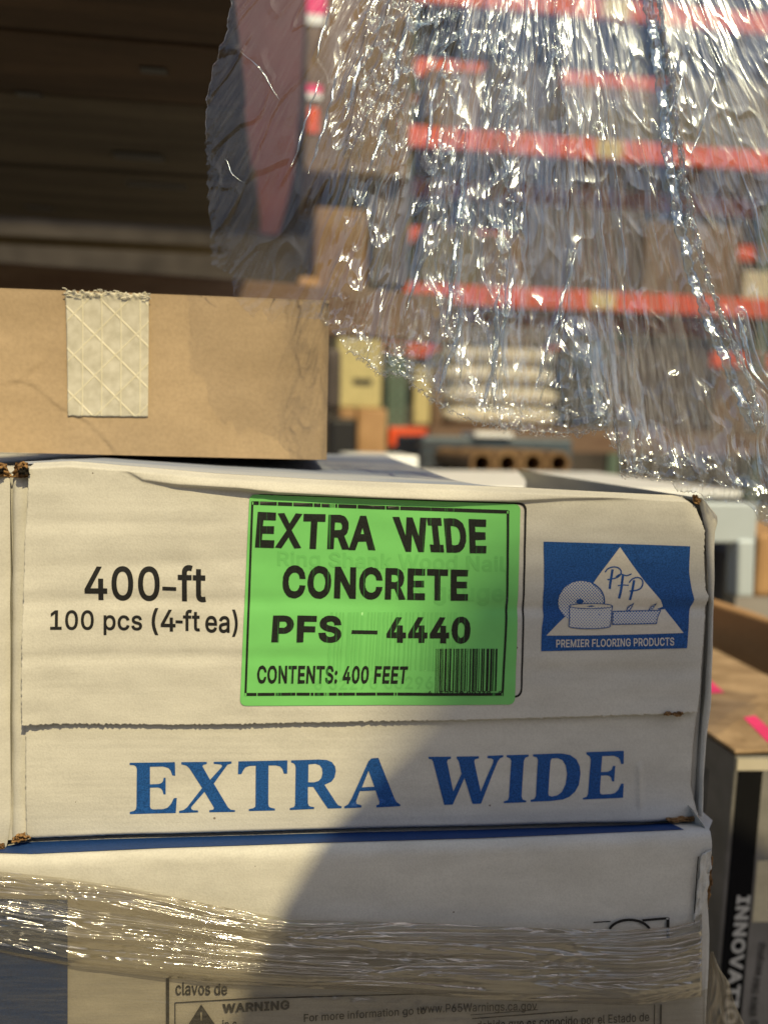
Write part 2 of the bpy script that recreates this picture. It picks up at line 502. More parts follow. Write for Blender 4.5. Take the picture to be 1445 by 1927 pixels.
GLYPH_DATA = """
(	273	89,207 90,235 92,264 96,293 101,324 107,354 114,384 122,413 132,441 142,468 153,494 164,517 177,539 236,539 223,512 212,485 201,457 191,428 182,399 174,370 167,342 161,313 157,285 154,258 152,232 151,207 152,184 154,161 156,138 160,115 165,91 172,67 179,42 188,16 198,-10 209,-38 222,-66 236,-96 177,-96 156,-59 139,-21 124,16 111,55 102,93 95,131 90,169
)	273	37,-96 52,-66 64,-37 76,-9 86,18 95,44 102,69 108,93 113,116 117,139 120,162 121,184 122,207 121,232 119,258 116,285 112,313 106,342 99,370 91,399 82,428 73,457 62,485 50,512 37,539 97,539 109,517 121,494 131,468 142,441 151,413 159,384 167,354 173,323 178,293 181,264 183,235 184,207 183,168 178,130 171,92 161,53 149,15 134,-22 117,-59 97,-96
-	453	337,244 337,188 114,188 114,244
.	188	95,-4 86,-4 78,-1 70,3 63,9 57,16 53,24 50,32 50,41 50,50 53,59 57,66 63,73 70,79 78,83 86,86 95,87 104,86 113,83 121,79 128,73 134,66 138,59 140,50 141,41 140,32 138,24 134,16 128,9 121,3 113,-1 104,-4
0	453	227,-7 199,-5 174,1 151,11 130,24 111,41 95,62 80,86 69,113 60,144 53,178 49,214 48,254 49,294 53,330 60,364 69,395 81,422 95,447 112,467 130,484 151,498 174,508 200,514 227,516 254,514 279,508 302,498 323,484 342,467 358,447 372,422 384,395 393,364 400,330 404,294 405,254 404,214 400,178 393,144 384,113 373,86 359,62 342,41 323,24 302,11 279,1 254,-5|227,50 245,51 261,56 276,63 290,74 303,87 313,103 323,122 330,144 336,168 340,194 343,223 344,254 343,285 340,314 336,341 330,365 323,387 313,405 303,422 290,435 276,446 261,453 245,458 227,460 209,458 192,453 177,446 163,435 151,422 140,405 131,387 123,365 117,341 113,314 110,285 109,254 110,223 113,194 117,168 123,144 131,122 140,103 151,87 163,74 177,63 192,56 209,51
1	453	76,0 76,55 391,55 391,0|276,509 276,0 212,0 212,448 209,448 86,358 86,427 198,509
2	453	64,0 64,47 234,229 282,282 291,294 299,305 305,316 311,327 315,337 318,348 320,360 320,371 319,385 317,397 313,408 308,419 301,428 293,436 283,443 273,449 262,454 250,457 237,459 224,460 209,459 196,457 184,453 172,447 162,441 153,433 145,424 139,413 134,402 130,390 128,376 127,362 66,362 67,384 71,405 77,424 86,442 98,459 111,473 126,486 143,496 162,505 182,511 203,514 225,516 247,514 268,511 288,505 306,497 323,486 337,474 350,461 361,445 370,428 376,411 380,392 381,372 380,358 378,345 375,331 371,318 365,304 357,290 347,275 336,259 322,241 306,223 288,202 267,180 153,60 153,57 389,57 389,0
3	453	218,-7 195,-6 173,-3 152,2 133,10 114,19 98,30 83,43 70,57 60,74 52,91 46,111 44,132 109,132 111,119 115,107 120,97 126,87 134,78 144,71 154,64 165,59 178,55 191,52 204,50 219,50 234,51 248,53 262,56 275,61 287,67 297,74 307,83 315,93 321,104 325,116 328,130 329,145 328,158 326,172 322,184 316,196 308,207 299,217 288,226 275,234 260,240 242,244 223,247 201,248 157,248 157,299 288,448 288,452 70,452 70,509 372,509 372,461 211,278 211,289 239,290 264,288 287,284 308,276 327,265 344,253 359,239 371,222 381,205 387,186 392,166 393,145 392,123 387,103 380,84 370,66 358,50 344,36 327,23 309,12 288,4 266,-2 243,-6
4	453	40,105 40,158 247,509 311,509 109,166 109,163 413,163 413,105|282,0 282,121 282,146 282,318 343,318 343,0
5	453	221,-7 199,-6 178,-2 159,3 140,11 123,21 108,32 94,45 83,60 73,76 66,93 62,111 60,130 122,130 124,119 127,108 132,98 138,89 145,80 154,73 163,66 173,60 184,56 196,52 208,50 221,50 236,51 250,53 264,58 276,64 288,72 298,82 307,92 314,104 320,117 324,131 327,146 328,162 327,178 324,193 320,208 314,221 306,233 297,244 286,254 275,262 262,269 248,273 233,276 218,277 205,276 192,275 180,272 167,268 156,264 145,258 136,252 128,246 67,253 96,509 366,509 366,452 151,452 134,301 136,301 145,308 155,315 166,320 178,325 190,329 203,331 216,333 229,334 247,333 263,330 279,326 294,321 308,314 321,306 334,296 345,285 355,273 364,260 372,246 379,231 384,215 388,199 390,181 391,163 390,139 385,117 379,95 369,76 357,57 343,41 327,27 309,15 289,6 268,-1 245,-5
6	453	226,-7 203,-5 182,-1 161,5 142,15 125,26 109,40 96,56 84,74 75,94 69,115 65,138 64,162 65,180 68,199 73,219 80,239 89,261 102,285 118,311 137,340 252,509 322,509 151,261 145,261 165,288 196,307 205,310 214,312 224,314 235,314 257,313 278,309 298,303 316,295 332,284 346,271 359,257 370,240 378,221 384,201 388,180 389,157 388,134 384,112 377,92 368,73 356,55 343,39 327,26 310,14 291,5 271,-2 249,-6|226,48 241,49 254,52 267,56 279,63 289,70 299,79 307,90 314,101 320,114 324,128 327,142 327,157 327,173 324,187 320,201 314,213 307,225 299,235 289,244 279,251 267,258 254,262 241,264 226,265 212,264 198,262 186,258 174,252 163,244 153,235 145,225 138,214 132,201 128,188 126,174 125,158 126,143 128,128 132,114 138,102 145,90 153,79 163,70 174,63 186,56 198,52 212,49
7	453	97,0 323,448 323,452 62,452 62,509 391,509 391,449 165,0
8	453	226,-7 201,-6 178,-2 156,3 136,11 117,21 101,33 86,47 74,62 64,78 57,96 53,115 52,135 53,151 55,166 59,181 65,195 72,208 81,220 90,231 101,241 113,249 125,256 139,261 153,265 153,267 135,273 119,282 105,293 93,308 83,324 76,342 72,360 70,380 72,399 75,417 82,434 90,450 101,464 114,477 129,488 146,498 164,506 184,511 204,514 226,516 248,514 269,511 288,506 306,498 323,488 337,477 350,464 361,450 370,434 377,417 380,399 382,380 380,361 376,342 369,324 359,308 347,293 333,282 318,273 300,267 300,265 314,261 327,256 339,249 351,241 362,231 372,220 380,208 387,195 393,181 397,166 400,151 401,135 399,115 395,96 388,78 378,62 366,47 352,33 335,21 317,11 296,3 275,-2 251,-6|226,49 243,50 258,52 272,55 285,60 296,66 307,74 315,82 323,91 329,102 333,113 336,126 337,139 336,152 333,165 329,177 322,189 314,199 305,208 295,216 283,223 270,228 256,232 242,234 226,235 211,234 196,232 182,228 169,223 157,216 147,208 138,199 130,189 123,177 119,165 116,152 115,139 116,126 119,113 123,102 129,91 136,82 145,74 156,66 167,60 180,55 195,52 210,50|226,290 239,290 252,292 263,296 274,300 284,306 293,313 300,321 307,330 312,341 316,351 318,363 319,376 318,388 316,399 313,410 308,420 301,429 294,437 285,444 275,449 264,454 252,457 240,459 226,460 213,459 200,457 188,454 177,449 167,444 159,437 151,429 145,420 139,410 136,399 134,388 133,376 134,363 136,351 139,341 145,330 151,321 159,313 168,306 178,300 189,296 201,292 213,290
9	453	226,516 249,514 271,510 291,503 310,494 328,482 343,468 356,452 368,434 377,414 384,393 388,371 389,347 388,328 385,309 380,290 373,270 363,248 350,224 334,197 315,168 200,0 130,0 301,248 307,248 287,221 257,202 248,199 238,196 228,195 218,195 195,196 175,199 155,206 137,214 121,225 106,237 94,252 83,269 74,287 68,307 65,329 64,352 65,375 69,397 75,417 85,436 96,454 110,469 125,483 143,494 162,504 182,510 203,514|226,460 212,459 199,457 186,452 174,446 163,438 154,429 145,419 138,407 133,395 129,381 126,367 125,352 126,336 129,322 133,308 138,295 145,284 154,274 163,265 174,257 186,251 199,247 212,244 226,243 240,244 254,247 267,251 279,257 289,265 299,273 307,284 314,295 320,308 324,321 327,335 327,350 327,366 324,381 320,394 314,407 307,419 299,429 290,438 279,446 267,452 254,457 241,459
:	188	95,-4 86,-4 78,-1 70,3 63,9 57,16 53,24 50,32 50,41 50,50 53,59 57,66 63,73 70,79 78,83 86,86 95,87 104,86 113,83 121,79 128,73 134,66 138,59 140,50 141,41 140,32 138,24 134,16 128,9 121,3 113,-1 104,-4|95,271 86,272 78,274 70,278 63,284 57,291 53,299 50,307 50,316 50,325 53,334 57,342 63,349 70,354 78,359 86,361 95,362 104,361 113,359 121,354 128,349 134,342 138,334 140,325 141,316 140,307 138,299 134,291 128,284 121,278 113,274 104,272
A	479	16,0 201,509 276,509 463,0 395,0 287,302 264,372 232,478 245,478 213,371 191,302 85,0|110,142 110,199 370,199 370,142
C	510	267,-7 235,-5 205,1 177,11 150,25 126,42 104,63 86,88 70,115 57,146 48,179 42,215 40,254 42,293 48,329 57,362 70,393 86,421 104,445 126,466 150,484 177,498 205,508 235,514 267,516 286,515 305,513 323,509 340,504 357,498 373,490 388,481 402,471 415,460 427,447 438,433 448,418 456,402 463,385 469,367 473,348 408,348 405,361 401,373 395,384 389,395 382,404 375,413 366,421 357,428 348,435 337,440 327,445 315,449 304,452 292,454 280,455 267,456 245,454 223,450 203,443 184,432 166,419 150,403 137,385 125,364 116,340 109,314 105,285 103,254 105,223 109,194 116,168 125,145 137,123 151,105 166,89 184,76 203,66 223,59 245,54 267,53 280,53 292,55 304,57 315,60 327,64 337,69 348,74 357,81 366,88 375,96 382,105 389,114 395,125 401,136 405,148 408,160 473,160 469,142 463,124 457,107 448,91 438,76 428,62 416,49 402,38 388,28 373,19 357,11 341,5 323,0 305,-4 286,-6
D	502	219,0 96,0 96,57 215,57 244,58 272,63 296,70 318,81 337,94 354,110 368,128 379,149 388,172 394,198 398,226 399,255 398,285 394,312 388,337 379,361 368,381 354,399 338,415 320,428 299,438 275,446 249,450 221,452 93,452 93,509 225,509 261,507 294,501 325,492 353,478 377,461 399,441 418,418 433,391 446,361 455,329 460,293 462,255 460,217 455,181 446,149 433,119 417,92 398,68 376,48 351,31 322,17 291,8 256,2|125,509 125,0 60,0 60,509
E	418	60,0 60,509 372,509 372,452 125,452 125,286 355,286 355,229 125,229 125,57 375,57 375,0
F	410	60,0 60,509 369,509 369,452 125,452 125,278 346,278 346,221 125,221 125,0
G	520	269,-7 236,-5 205,1 176,11 149,25 125,43 104,64 85,88 69,116 57,146 47,179 42,215 40,254 42,293 47,329 57,362 69,393 85,421 103,445 125,466 149,484 175,498 203,508 233,514 265,516 285,515 304,513 322,509 340,504 358,497 374,489 389,480 403,469 416,458 429,445 439,431 449,416 458,401 465,384 470,367 474,349 408,349 404,361 399,372 393,383 387,393 380,403 373,411 365,420 356,427 347,434 337,439 326,444 315,448 304,452 291,454 279,455 265,456 243,454 222,450 202,443 183,432 166,419 150,404 137,385 125,364 116,340 109,314 105,285 103,254 105,223 109,194 116,168 125,145 137,124 151,105 166,90 184,76 203,66 224,59 246,54 269,53 290,54 309,57 328,63 345,71 360,81 374,93 386,107 396,123 404,141 410,160 414,180 415,202 434,199 283,199 283,256 478,256 478,200 476,170 471,141 463,115 451,91 436,69 419,50 399,33 377,19 352,8 326,0 298,-5
I	300	31,0 31,57 118,57 118,452 31,452 31,509 269,509 269,452 183,452 183,57 269,57 269,0
K	467	104,145 104,216 139,261 174,303 212,344 364,509 448,509 231,276 228,276|60,0 60,509 125,509 125,334 124,225 125,193 125,0|372,0 188,259 228,309 449,0
L	393	60,0 60,509 125,509 125,57 361,57 361,0
M	628	60,0 60,509 152,509 277,187 287,159 299,123 311,84 322,49 307,49 318,83 330,121 342,158 352,187 476,509 568,509 568,0 504,0 504,291 504,327 505,369 506,413 507,457 513,457 498,409 482,363 467,322 456,291 342,0 286,0 170,291 159,321 145,361 129,408 112,457 119,457 120,416 121,372 122,328 122,291 122,0
N	523	60,0 60,509 136,509 343,183 363,151 388,107 414,55 405,54 401,108 399,157 399,195 399,509 463,509 463,0 387,0 202,290 177,331 148,381 108,452 119,454 122,384 124,328 125,291 125,0
O	533	267,-7 235,-5 205,1 177,11 150,25 126,42 105,63 86,88 70,115 57,146 48,179 42,215 40,254 42,293 48,329 57,362 70,393 86,421 105,445 126,466 150,484 177,498 205,508 235,514 267,516 299,514 329,508 357,498 384,484 408,466 429,445 448,421 464,393 477,362 486,329 491,293 493,254 491,215 486,179 477,146 464,115 448,88 429,63 408,42 384,25 357,11 329,1 299,-5|267,53 289,54 310,59 330,66 349,76 367,89 383,105 396,123 408,144 418,168 425,194 429,223 430,254 429,286 425,314 418,341 408,365 396,386 383,404 367,420 349,433 330,443 310,450 289,454 267,456 245,454 223,450 203,443 184,433 167,420 151,404 137,385 125,364 116,340 109,314 105,285 103,254 105,223 109,194 116,168 125,144 137,123 151,105 167,89 184,76 203,66 223,59 245,54
P	444	60,0 60,509 235,509 263,507 289,503 312,497 332,487 350,476 366,462 379,447 390,430 398,411 404,391 407,370 409,348 407,325 404,304 398,284 390,265 379,248 366,233 350,219 332,207 312,198 289,191 263,187 235,186 109,186 109,242 233,242 252,243 269,246 284,250 297,256 308,264 318,272 327,282 333,294 338,306 342,319 344,333 344,348 344,362 342,376 338,389 333,402 326,413 318,423 308,431 297,439 284,444 268,449 251,451 232,452 125,452 125,0
R	449	60,0 60,509 236,509 264,507 290,504 313,497 333,489 351,478 367,465 380,450 390,433 399,415 405,395 408,374 409,352 408,330 405,309 399,290 390,271 380,255 367,240 351,228 333,217 312,209 289,203 264,199 236,198 96,198 96,255 234,255 252,256 269,258 284,262 298,267 309,273 319,281 327,290 334,300 339,312 342,324 344,338 345,352 344,367 342,380 339,393 334,405 327,415 319,425 309,433 298,440 284,445 269,449 252,451 233,452 125,452 125,0|353,0 230,229 303,229 428,0
S	446	224,-9 197,-8 172,-4 149,1 128,9 108,19 91,31 76,45 64,60 54,77 46,96 41,115 38,137 104,137 107,123 110,110 116,98 123,88 132,79 142,71 154,64 166,59 180,55 194,52 209,50 224,49 241,50 257,52 272,55 286,60 299,66 311,74 321,82 329,92 336,102 341,114 345,126 346,139 345,151 342,161 338,171 332,179 325,186 316,193 307,199 296,205 245,222 184,239 154,249 128,260 105,274 86,289 71,307 60,326 54,348 52,372 53,393 58,413 65,431 75,448 87,463 102,476 119,488 138,498 158,506 180,511 203,514 227,516 252,514 275,511 296,505 316,498 334,488 351,476 365,463 377,449 387,433 394,415 399,397 401,378 337,378 334,396 326,412 316,426 302,437 286,447 267,453 247,457 225,459 209,458 194,456 180,452 167,448 156,442 145,435 136,427 129,418 123,409 118,398 116,387 115,376 116,363 119,352 124,342 131,334 139,326 148,319 158,313 169,308 212,293 264,279 312,264 324,258 336,252 347,245 359,238 369,229 379,220 387,209 395,198 401,185 405,171 407,155 408,139 407,118 403,99 396,81 386,64 374,48 360,34 343,21 323,11 302,2 278,-4 252,-8
T	448	32,452 32,509 417,509 417,452 257,452 257,0 193,0 193,452
U	517	259,-8 230,-7 203,-2 177,5 154,15 133,28 114,43 98,60 85,80 74,101 66,124 62,148 60,173 60,509 124,509 124,178 125,160 128,144 133,128 141,113 150,99 160,87 173,77 187,68 203,61 220,56 239,53 259,52 279,53 298,56 315,61 331,68 345,77 357,87 368,99 377,113 384,128 389,144 392,160 393,178 393,509 457,509 457,173 456,148 451,124 443,101 433,80 419,60 403,43 384,28 363,15 340,5 315,-2 288,-7
V	479	204,0 16,509 84,509 192,206 215,137 248,31 235,31 267,138 290,206 395,509 463,509 278,0
W	686	155,0 16,509 82,509 163,196 175,145 187,94 197,40 189,40 200,94 211,145 224,196 306,509 380,509 462,196 474,145 486,94 497,40 488,40 499,94 510,145 523,196 603,509 670,509 530,0 455,0 368,323 351,391 336,475 350,475 335,395 318,323 230,0
X	474	18,0 217,284 217,236 29,509 104,509 178,400 204,361 223,329 243,292 232,292 252,329 272,361 298,400 374,509 446,509 259,239 259,287 456,0 382,0 292,129 268,165 250,195 230,231 244,231 225,196 206,166 182,129 91,0
a	389	160,-9 142,-8 126,-5 110,-1 94,5 80,12 68,22 57,32 48,45 40,58 35,73 31,90 30,108 31,123 34,138 38,150 43,161 50,171 58,179 67,187 78,193 89,199 100,203 112,207 125,211 178,220 234,227 265,235 276,255 276,257 275,268 273,279 271,288 267,297 262,304 256,311 248,317 240,322 230,326 220,329 208,330 196,331 183,330 171,329 159,326 149,322 118,301 100,274 41,291 48,308 57,322 67,335 79,346 91,355 104,364 118,370 133,375 148,379 163,382 179,384 194,384 239,379 251,376 263,372 275,367 286,360 296,353 306,343 315,333 322,320 329,306 333,290 336,272 337,251 337,0 277,0 277,52 272,52 252,25 244,18 236,12 226,6 215,1 203,-3 190,-6 176,-8|170,45 187,46 202,49 216,53 228,59 239,66 248,74 257,83 263,93 269,104 272,115 275,126 276,138 276,190 259,182 231,176 200,171 175,168 134,159 125,155 117,150 110,145 103,139 98,132 95,124 93,115 92,105 92,95 94,87 98,79 102,72 107,66 114,61 121,56 130,52 139,49 149,47 159,46
b	424	229,-8 213,-7 198,-5 184,-1 172,4 162,10 153,17 145,24 138,31 118,59 112,59 112,0 53,0 53,509 114,509 114,319 118,319 137,346 144,353 152,360 161,367 171,373 183,378 197,381 212,384 229,384 252,383 274,378 294,371 313,361 330,347 345,332 359,313 370,293 379,270 385,245 389,218 390,189 389,160 385,133 379,108 370,84 359,64 346,45 330,29 313,16 294,5 274,-2 252,-7|220,47 237,48 253,51 267,57 279,66 291,76 301,88 309,101 316,117 321,133 325,151 327,170 328,189 327,209 325,227 321,245 316,261 309,276 301,290 291,301 280,311 267,319 253,325 237,329 220,330 203,329 188,325 174,320 161,312 150,302 140,291 132,278 125,263 120,247 116,229 113,210 113,189 113,169 116,150 120,132 125,115 132,100 140,86 150,75 162,65 174,57 188,51 204,48
c	396	207,-8 182,-7 159,-2 137,6 117,16 98,30 82,46 68,64 56,85 46,108 40,133 36,159 34,187 36,216 40,243 46,268 56,291 68,312 82,330 98,346 117,360 137,371 159,378 182,383 207,384 221,384 234,383 247,380 260,377 272,373 284,368 295,362 305,356 315,349 324,341 332,332 340,322 347,312 353,301 358,289 362,277 303,262 290,289 270,311 242,325 207,330 189,329 173,325 158,319 145,310 134,300 124,287 115,274 108,258 103,242 99,224 97,206 96,187 97,169 99,151 103,134 108,117 115,102 124,89 134,76 145,66 158,57 173,51 189,48 207,46 243,52 271,66 292,89 304,117 363,102 359,90 354,78 348,67 341,56 334,46 325,37 316,29 306,21 296,15 285,9 273,4 261,-1 248,-4 235,-6 221,-8
d	424	195,-8 172,-7 151,-2 130,5 111,16 94,29 79,45 66,64 55,84 46,108 39,133 35,160 34,189 35,218 39,245 46,270 55,293 66,313 79,332 95,347 112,361 131,371 151,378 173,383 196,384 213,384 228,381 241,378 253,373 263,367 272,360 280,353 287,346 306,319 311,319 311,509 372,509 372,0 313,0 313,59 307,59 287,31 280,24 272,17 263,10 252,4 241,-1 227,-5 212,-7|205,47 221,48 236,51 250,57 263,65 274,75 284,86 293,100 299,115 305,132 309,150 311,169 312,189 311,210 309,229 305,247 300,263 293,278 284,291 275,302 263,312 251,320 237,325 221,329 205,330 187,329 172,325 157,319 145,311 133,301 124,290 115,276 108,261 103,245 99,227 97,209 96,189 97,170 99,151 103,133 109,117 115,101 124,88 134,76 145,66 158,57 172,51 188,48
e	404	212,-8 185,-7 161,-2 138,6 117,16 98,30 82,46 68,64 56,85 46,108 40,132 35,159 34,187 35,215 39,242 46,267 55,290 67,311 81,329 97,346 115,359 135,370 157,378 180,383 205,384 221,384 236,382 251,379 266,374 280,368 294,361 307,351 319,341 331,329 341,315 350,299 357,282 363,263 368,242 370,219 371,194 371,169 75,169 75,221 338,221 310,202 309,220 307,237 303,254 298,269 291,282 283,294 273,305 263,314 250,321 237,326 222,329 205,330 189,329 173,326 159,321 146,313 135,304 125,294 116,282 109,270 103,256 99,241 97,226 96,211 96,178 97,157 100,139 104,122 110,106 118,92 128,80 139,70 151,61 165,55 179,50 195,47 212,46 224,47 234,48 244,50 254,53 263,56 271,61 278,66 285,73 292,80 297,88 302,96 306,105 365,91 360,77 353,63 345,51 335,39 324,29 311,19 298,11 283,4 266,-1 249,-5 231,-7
f	253	228,379 228,327 6,327 6,379|81,0 81,432 82,447 84,461 89,474 96,486 104,496 113,505 124,513 135,519 148,524 161,527 174,529 187,530 222,527 243,521 227,468 215,472 195,474 182,473 171,470 162,466 154,460 149,452 145,443 142,431 142,419 142,0
g	425	207,-151 187,-150 168,-148 150,-144 134,-140 119,-134 105,-127 93,-119 82,-110 73,-101 64,-91 57,-80 51,-69 101,-41 122,-66 128,-72 136,-78 145,-83 154,-88 165,-92 178,-95 192,-97 207,-97 229,-96 249,-92 267,-85 282,-75 295,-62 304,-47 310,-28 311,-6 311,68 306,68 287,41 280,34 272,28 263,21 252,16 241,11 227,8 212,5 195,5 173,6 152,10 132,17 113,27 95,39 80,53 67,71 55,90 46,112 39,136 35,163 34,191 35,220 39,246 46,271 55,293 66,314 80,332 95,347 112,361 131,371 152,378 173,383 196,384 213,384 228,382 242,378 253,373 264,367 273,360 281,353 288,346 308,319 313,319 313,379 372,379 372,-9 371,-32 367,-54 360,-73 350,-90 338,-104 324,-117 308,-127 291,-136 271,-142 251,-147 229,-150|205,59 222,60 237,63 251,68 264,75 275,84 285,95 293,107 300,121 305,137 309,154 312,172 312,193 312,212 309,231 305,248 300,264 293,278 285,291 275,303 264,312 251,320 237,325 222,329 205,330 188,329 172,325 158,320 145,312 134,302 124,290 115,277 109,262 103,246 99,229 97,212 96,193 97,173 99,155 103,138 109,123 116,108 124,96 134,85 145,76 158,68 172,63 188,60
h	410	114,227 114,0 53,0 53,509 114,509 114,287 102,287 112,312 124,332 137,349 152,362 169,372 187,379 207,383 227,384 246,383 264,380 280,376 295,369 309,360 321,349 332,336 341,321 348,304 353,285 356,264 357,240 357,0 296,0 296,235 295,256 290,275 283,291 273,304 260,315 246,323 229,328 210,329 197,328 184,326 172,322 161,317 150,311 141,303 133,293 126,283 121,271 117,257 114,243
i	166	53,0 53,379 114,379 114,0|84,443 75,444 67,446 60,449 54,455 48,461 44,468 42,475 41,483 42,491 44,499 48,506 54,512 60,517 67,521 75,523 84,524 92,523 100,521 107,517 114,512 119,506 123,499 126,491 126,483 126,475 123,468 119,461 114,455 107,449 100,446 92,444
k	380	110,137 110,212 121,212 284,379 360,379 184,199 177,199|53,0 53,509 114,509 114,0|294,0 148,186 191,229 372,0
l	189	139,-2 119,-1 101,3 86,10 74,20 65,33 58,47 54,65 53,84 53,509 114,509 114,99 114,87 115,77 117,68 120,62 124,58 130,54 137,53 146,52 160,53 170,54 181,3 162,-1
m	610	53,0 53,379 112,379 112,295 108,295 112,310 118,323 125,335 132,346 141,355 151,363 161,370 172,376 183,380 195,384 207,386 219,386 239,385 257,380 273,372 287,361 299,347 309,331 316,314 321,295 312,295 317,308 322,321 329,332 337,343 347,353 357,361 368,369 381,375 394,380 407,383 422,385 437,386 453,385 468,383 483,378 497,372 510,364 522,354 532,342 541,328 548,313 553,296 556,276 557,255 557,0 496,0 496,254 494,273 490,289 483,302 473,313 460,321 447,326 433,329 419,330 406,330 395,328 384,324 374,320 365,314 358,307 351,299 345,290 341,280 338,270 336,259 335,247 335,0 274,0 274,260 273,275 269,288 262,301 253,311 242,320 229,326 215,329 199,330 188,330 178,328 168,325 158,320 148,314 140,307 132,299 126,289 121,278 117,266 114,253 114,238 114,0
n	410	114,227 114,0 53,0 53,379 112,379 112,287 102,287 112,312 124,332 137,349 152,362 169,372 187,379 207,383 227,384 246,383 264,380 280,376 295,369 309,360 321,349 332,336 341,321 348,304 353,285 356,264 357,240 357,0 296,0 296,235 295,256 290,275 283,291 273,304 260,315 246,323 229,328 210,329 197,328 184,326 172,322 161,317 150,311 141,303 133,293 126,283 121,271 117,257 114,243
o	415	207,-8 182,-7 159,-2 137,6 117,16 98,30 82,46 68,64 56,85 46,108 40,133 36,159 34,187 36,216 40,243 46,268 56,291 68,312 82,330 98,346 117,360 137,371 159,378 182,383 207,384 233,383 256,378 278,371 299,360 317,346 333,330 347,312 359,291 369,268 376,243 380,216 381,187 380,159 376,133 369,108 359,85 347,64 333,46 317,30 299,16 278,6 256,-2 233,-7|207,46 226,48 242,51 257,57 270,66 282,76 292,89 300,102 307,117 312,134 316,151 318,169 319,187 318,206 316,224 312,242 307,258 300,274 292,287 282,300 270,310 257,319 242,325 226,329 207,330 189,329 173,325 158,319 145,310 134,300 124,287 115,274 108,258 103,242 99,224 97,206 96,187 97,169 99,151 103,134 108,117 115,102 124,89 134,76 145,66 158,57 173,51 189,48
p	424	53,-143 53,379 112,379 112,319 118,319 137,346 144,353 152,360 161,367 171,373 183,378 197,381 212,384 229,384 252,383 274,378 294,371 313,361 330,347 345,332 359,313 370,293 379,270 385,245 389,218 390,189 389,160 385,133 379,108 370,84 359,64 346,45 330,29 313,16 294,5 274,-2 252,-7 229,-8 213,-7 198,-5 184,-1 173,4 162,10 153,17 145,24 138,31 118,59 114,59 114,-143|220,47 237,48 253,51 267,57 279,66 291,76 301,88 309,101 316,117 321,133 325,151 327,170 328,189 327,209 325,227 321,245 316,261 309,276 301,290 291,301 280,311 267,319 253,325 237,329 220,330 203,329 188,325 174,320 161,312 150,302 140,291 132,278 125,263 120,247 116,229 113,210 113,189 113,169 116,150 120,132 125,115 132,100 140,86 150,75 162,65 174,57 188,51 204,48
q	424	372,-143 311,-143 311,59 306,59 287,31 280,24 272,17 263,10 252,4 241,-1 227,-5 212,-7 195,-8 172,-7 151,-2 130,5 111,16 94,29 79,45 66,64 55,84 46,108 39,133 35,160 34,189 35,218 39,245 46,270 55,293 66,313 79,332 95,347 112,361 131,371 151,378 173,383 196,384 213,384 228,381 241,378 253,373 263,367 272,360 280,353 287,346 307,319 313,319 313,379 372,379|205,47 221,48 236,51 250,57 263,65 274,75 284,86 293,100 299,115 305,132 309,150 311,169 312,189 311,210 309,229 305,247 300,263 293,278 284,291 275,302 263,312 251,320 237,325 221,329 205,330 187,329 172,325 157,319 145,311 133,301 124,290 115,276 108,261 103,245 99,227 97,209 96,189 97,170 99,151 103,133 109,117 115,101 124,88 134,76 145,66 158,57 172,51 188,48
r	259	53,0 53,379 112,379 112,321 115,321 122,335 130,347 140,358 152,367 166,375 181,380 196,384 213,385 229,384 243,384 243,322 230,324 207,326 194,325 182,323 170,319 159,315 149,309 140,301 132,293 126,284 121,273 117,262 114,250 114,237 114,0
s	365	182,-8 163,-7 145,-5 128,-2 112,3 98,10 84,18 72,27 62,38 53,50 45,63 40,78 36,94 94,107 99,92 105,79 114,69 124,60 136,54 150,49 165,46 181,45 200,46 217,50 232,55 244,62 255,71 262,81 267,91 268,103 267,112 265,121 260,129 254,136 246,142 237,147 225,151 212,155 149,170 125,177 104,186 87,196 72,208 61,222 53,237 48,255 47,274 48,290 51,305 57,319 65,332 75,343 87,354 100,363 115,370 131,377 149,381 167,384 187,384 206,384 223,381 239,378 254,372 267,366 279,358 290,349 299,339 307,328 314,316 319,303 324,290 268,277 264,288 258,298 251,307 243,316 232,323 219,328 205,331 187,333 171,332 156,329 143,324 131,317 121,308 114,299 110,289 109,277 110,267 112,258 117,250 124,243 133,237 144,232 157,227 172,223 229,209 254,202 275,194 292,183 306,171 317,158 325,142 330,125 331,107 330,90 326,75 321,61 312,47 302,35 290,24 276,15 260,6 242,0 223,-5 203,-7
t	227	204,379 204,327 6,327 6,379|65,471 126,471 126,98 127,86 128,76 132,68 136,61 142,56 150,53 159,51 170,50 185,51 202,54 213,2 192,-3 168,-4 145,-3 125,2 107,10 92,21 80,35 72,52 67,71 65,93
u	410	182,-5 164,-4 146,-1 130,4 115,11 101,20 89,31 78,44 69,59 62,76 57,95 54,116 53,139 53,379 114,379 114,144 115,123 119,105 127,89 137,75 150,64 164,56 181,52 200,50 213,51 226,53 238,57 249,62 259,69 268,77 276,86 283,97 289,109 293,122 295,137 296,153 296,379 357,379 357,0 298,0 298,92 307,92 297,67 286,47 272,30 257,17 240,7 222,0 203,-4
v	389	163,0 17,379 84,379 165,155 187,87 206,21 184,21 203,87 224,155 305,379 371,379 226,0
w	567	138,0 23,379 87,379 133,214 154,137 175,41 165,41 186,135 206,214 252,379 316,379 362,214 382,136 402,41 391,41 413,135 434,214 480,379 545,379 429,0 368,0 319,172 305,225 291,280 277,338 291,338 277,280 263,225 248,172 199,0
 	187	
"""
GLYPHS = {}
for _l in GLYPH_DATA.strip('\n').split('\n'):
    _c, _a, _p = _l.split('\t')
    GLYPHS[_c] = (float(_a), [[tuple(float(q) / 1000 for q in xy.split(',')) for xy in poly.split(' ')] for poly in _p.split('|') if poly])

def area2(p):
    return sum(a[0] * b[1] - b[0] * a[1] for a, b in zip(p, p[1:] + p[:1]))

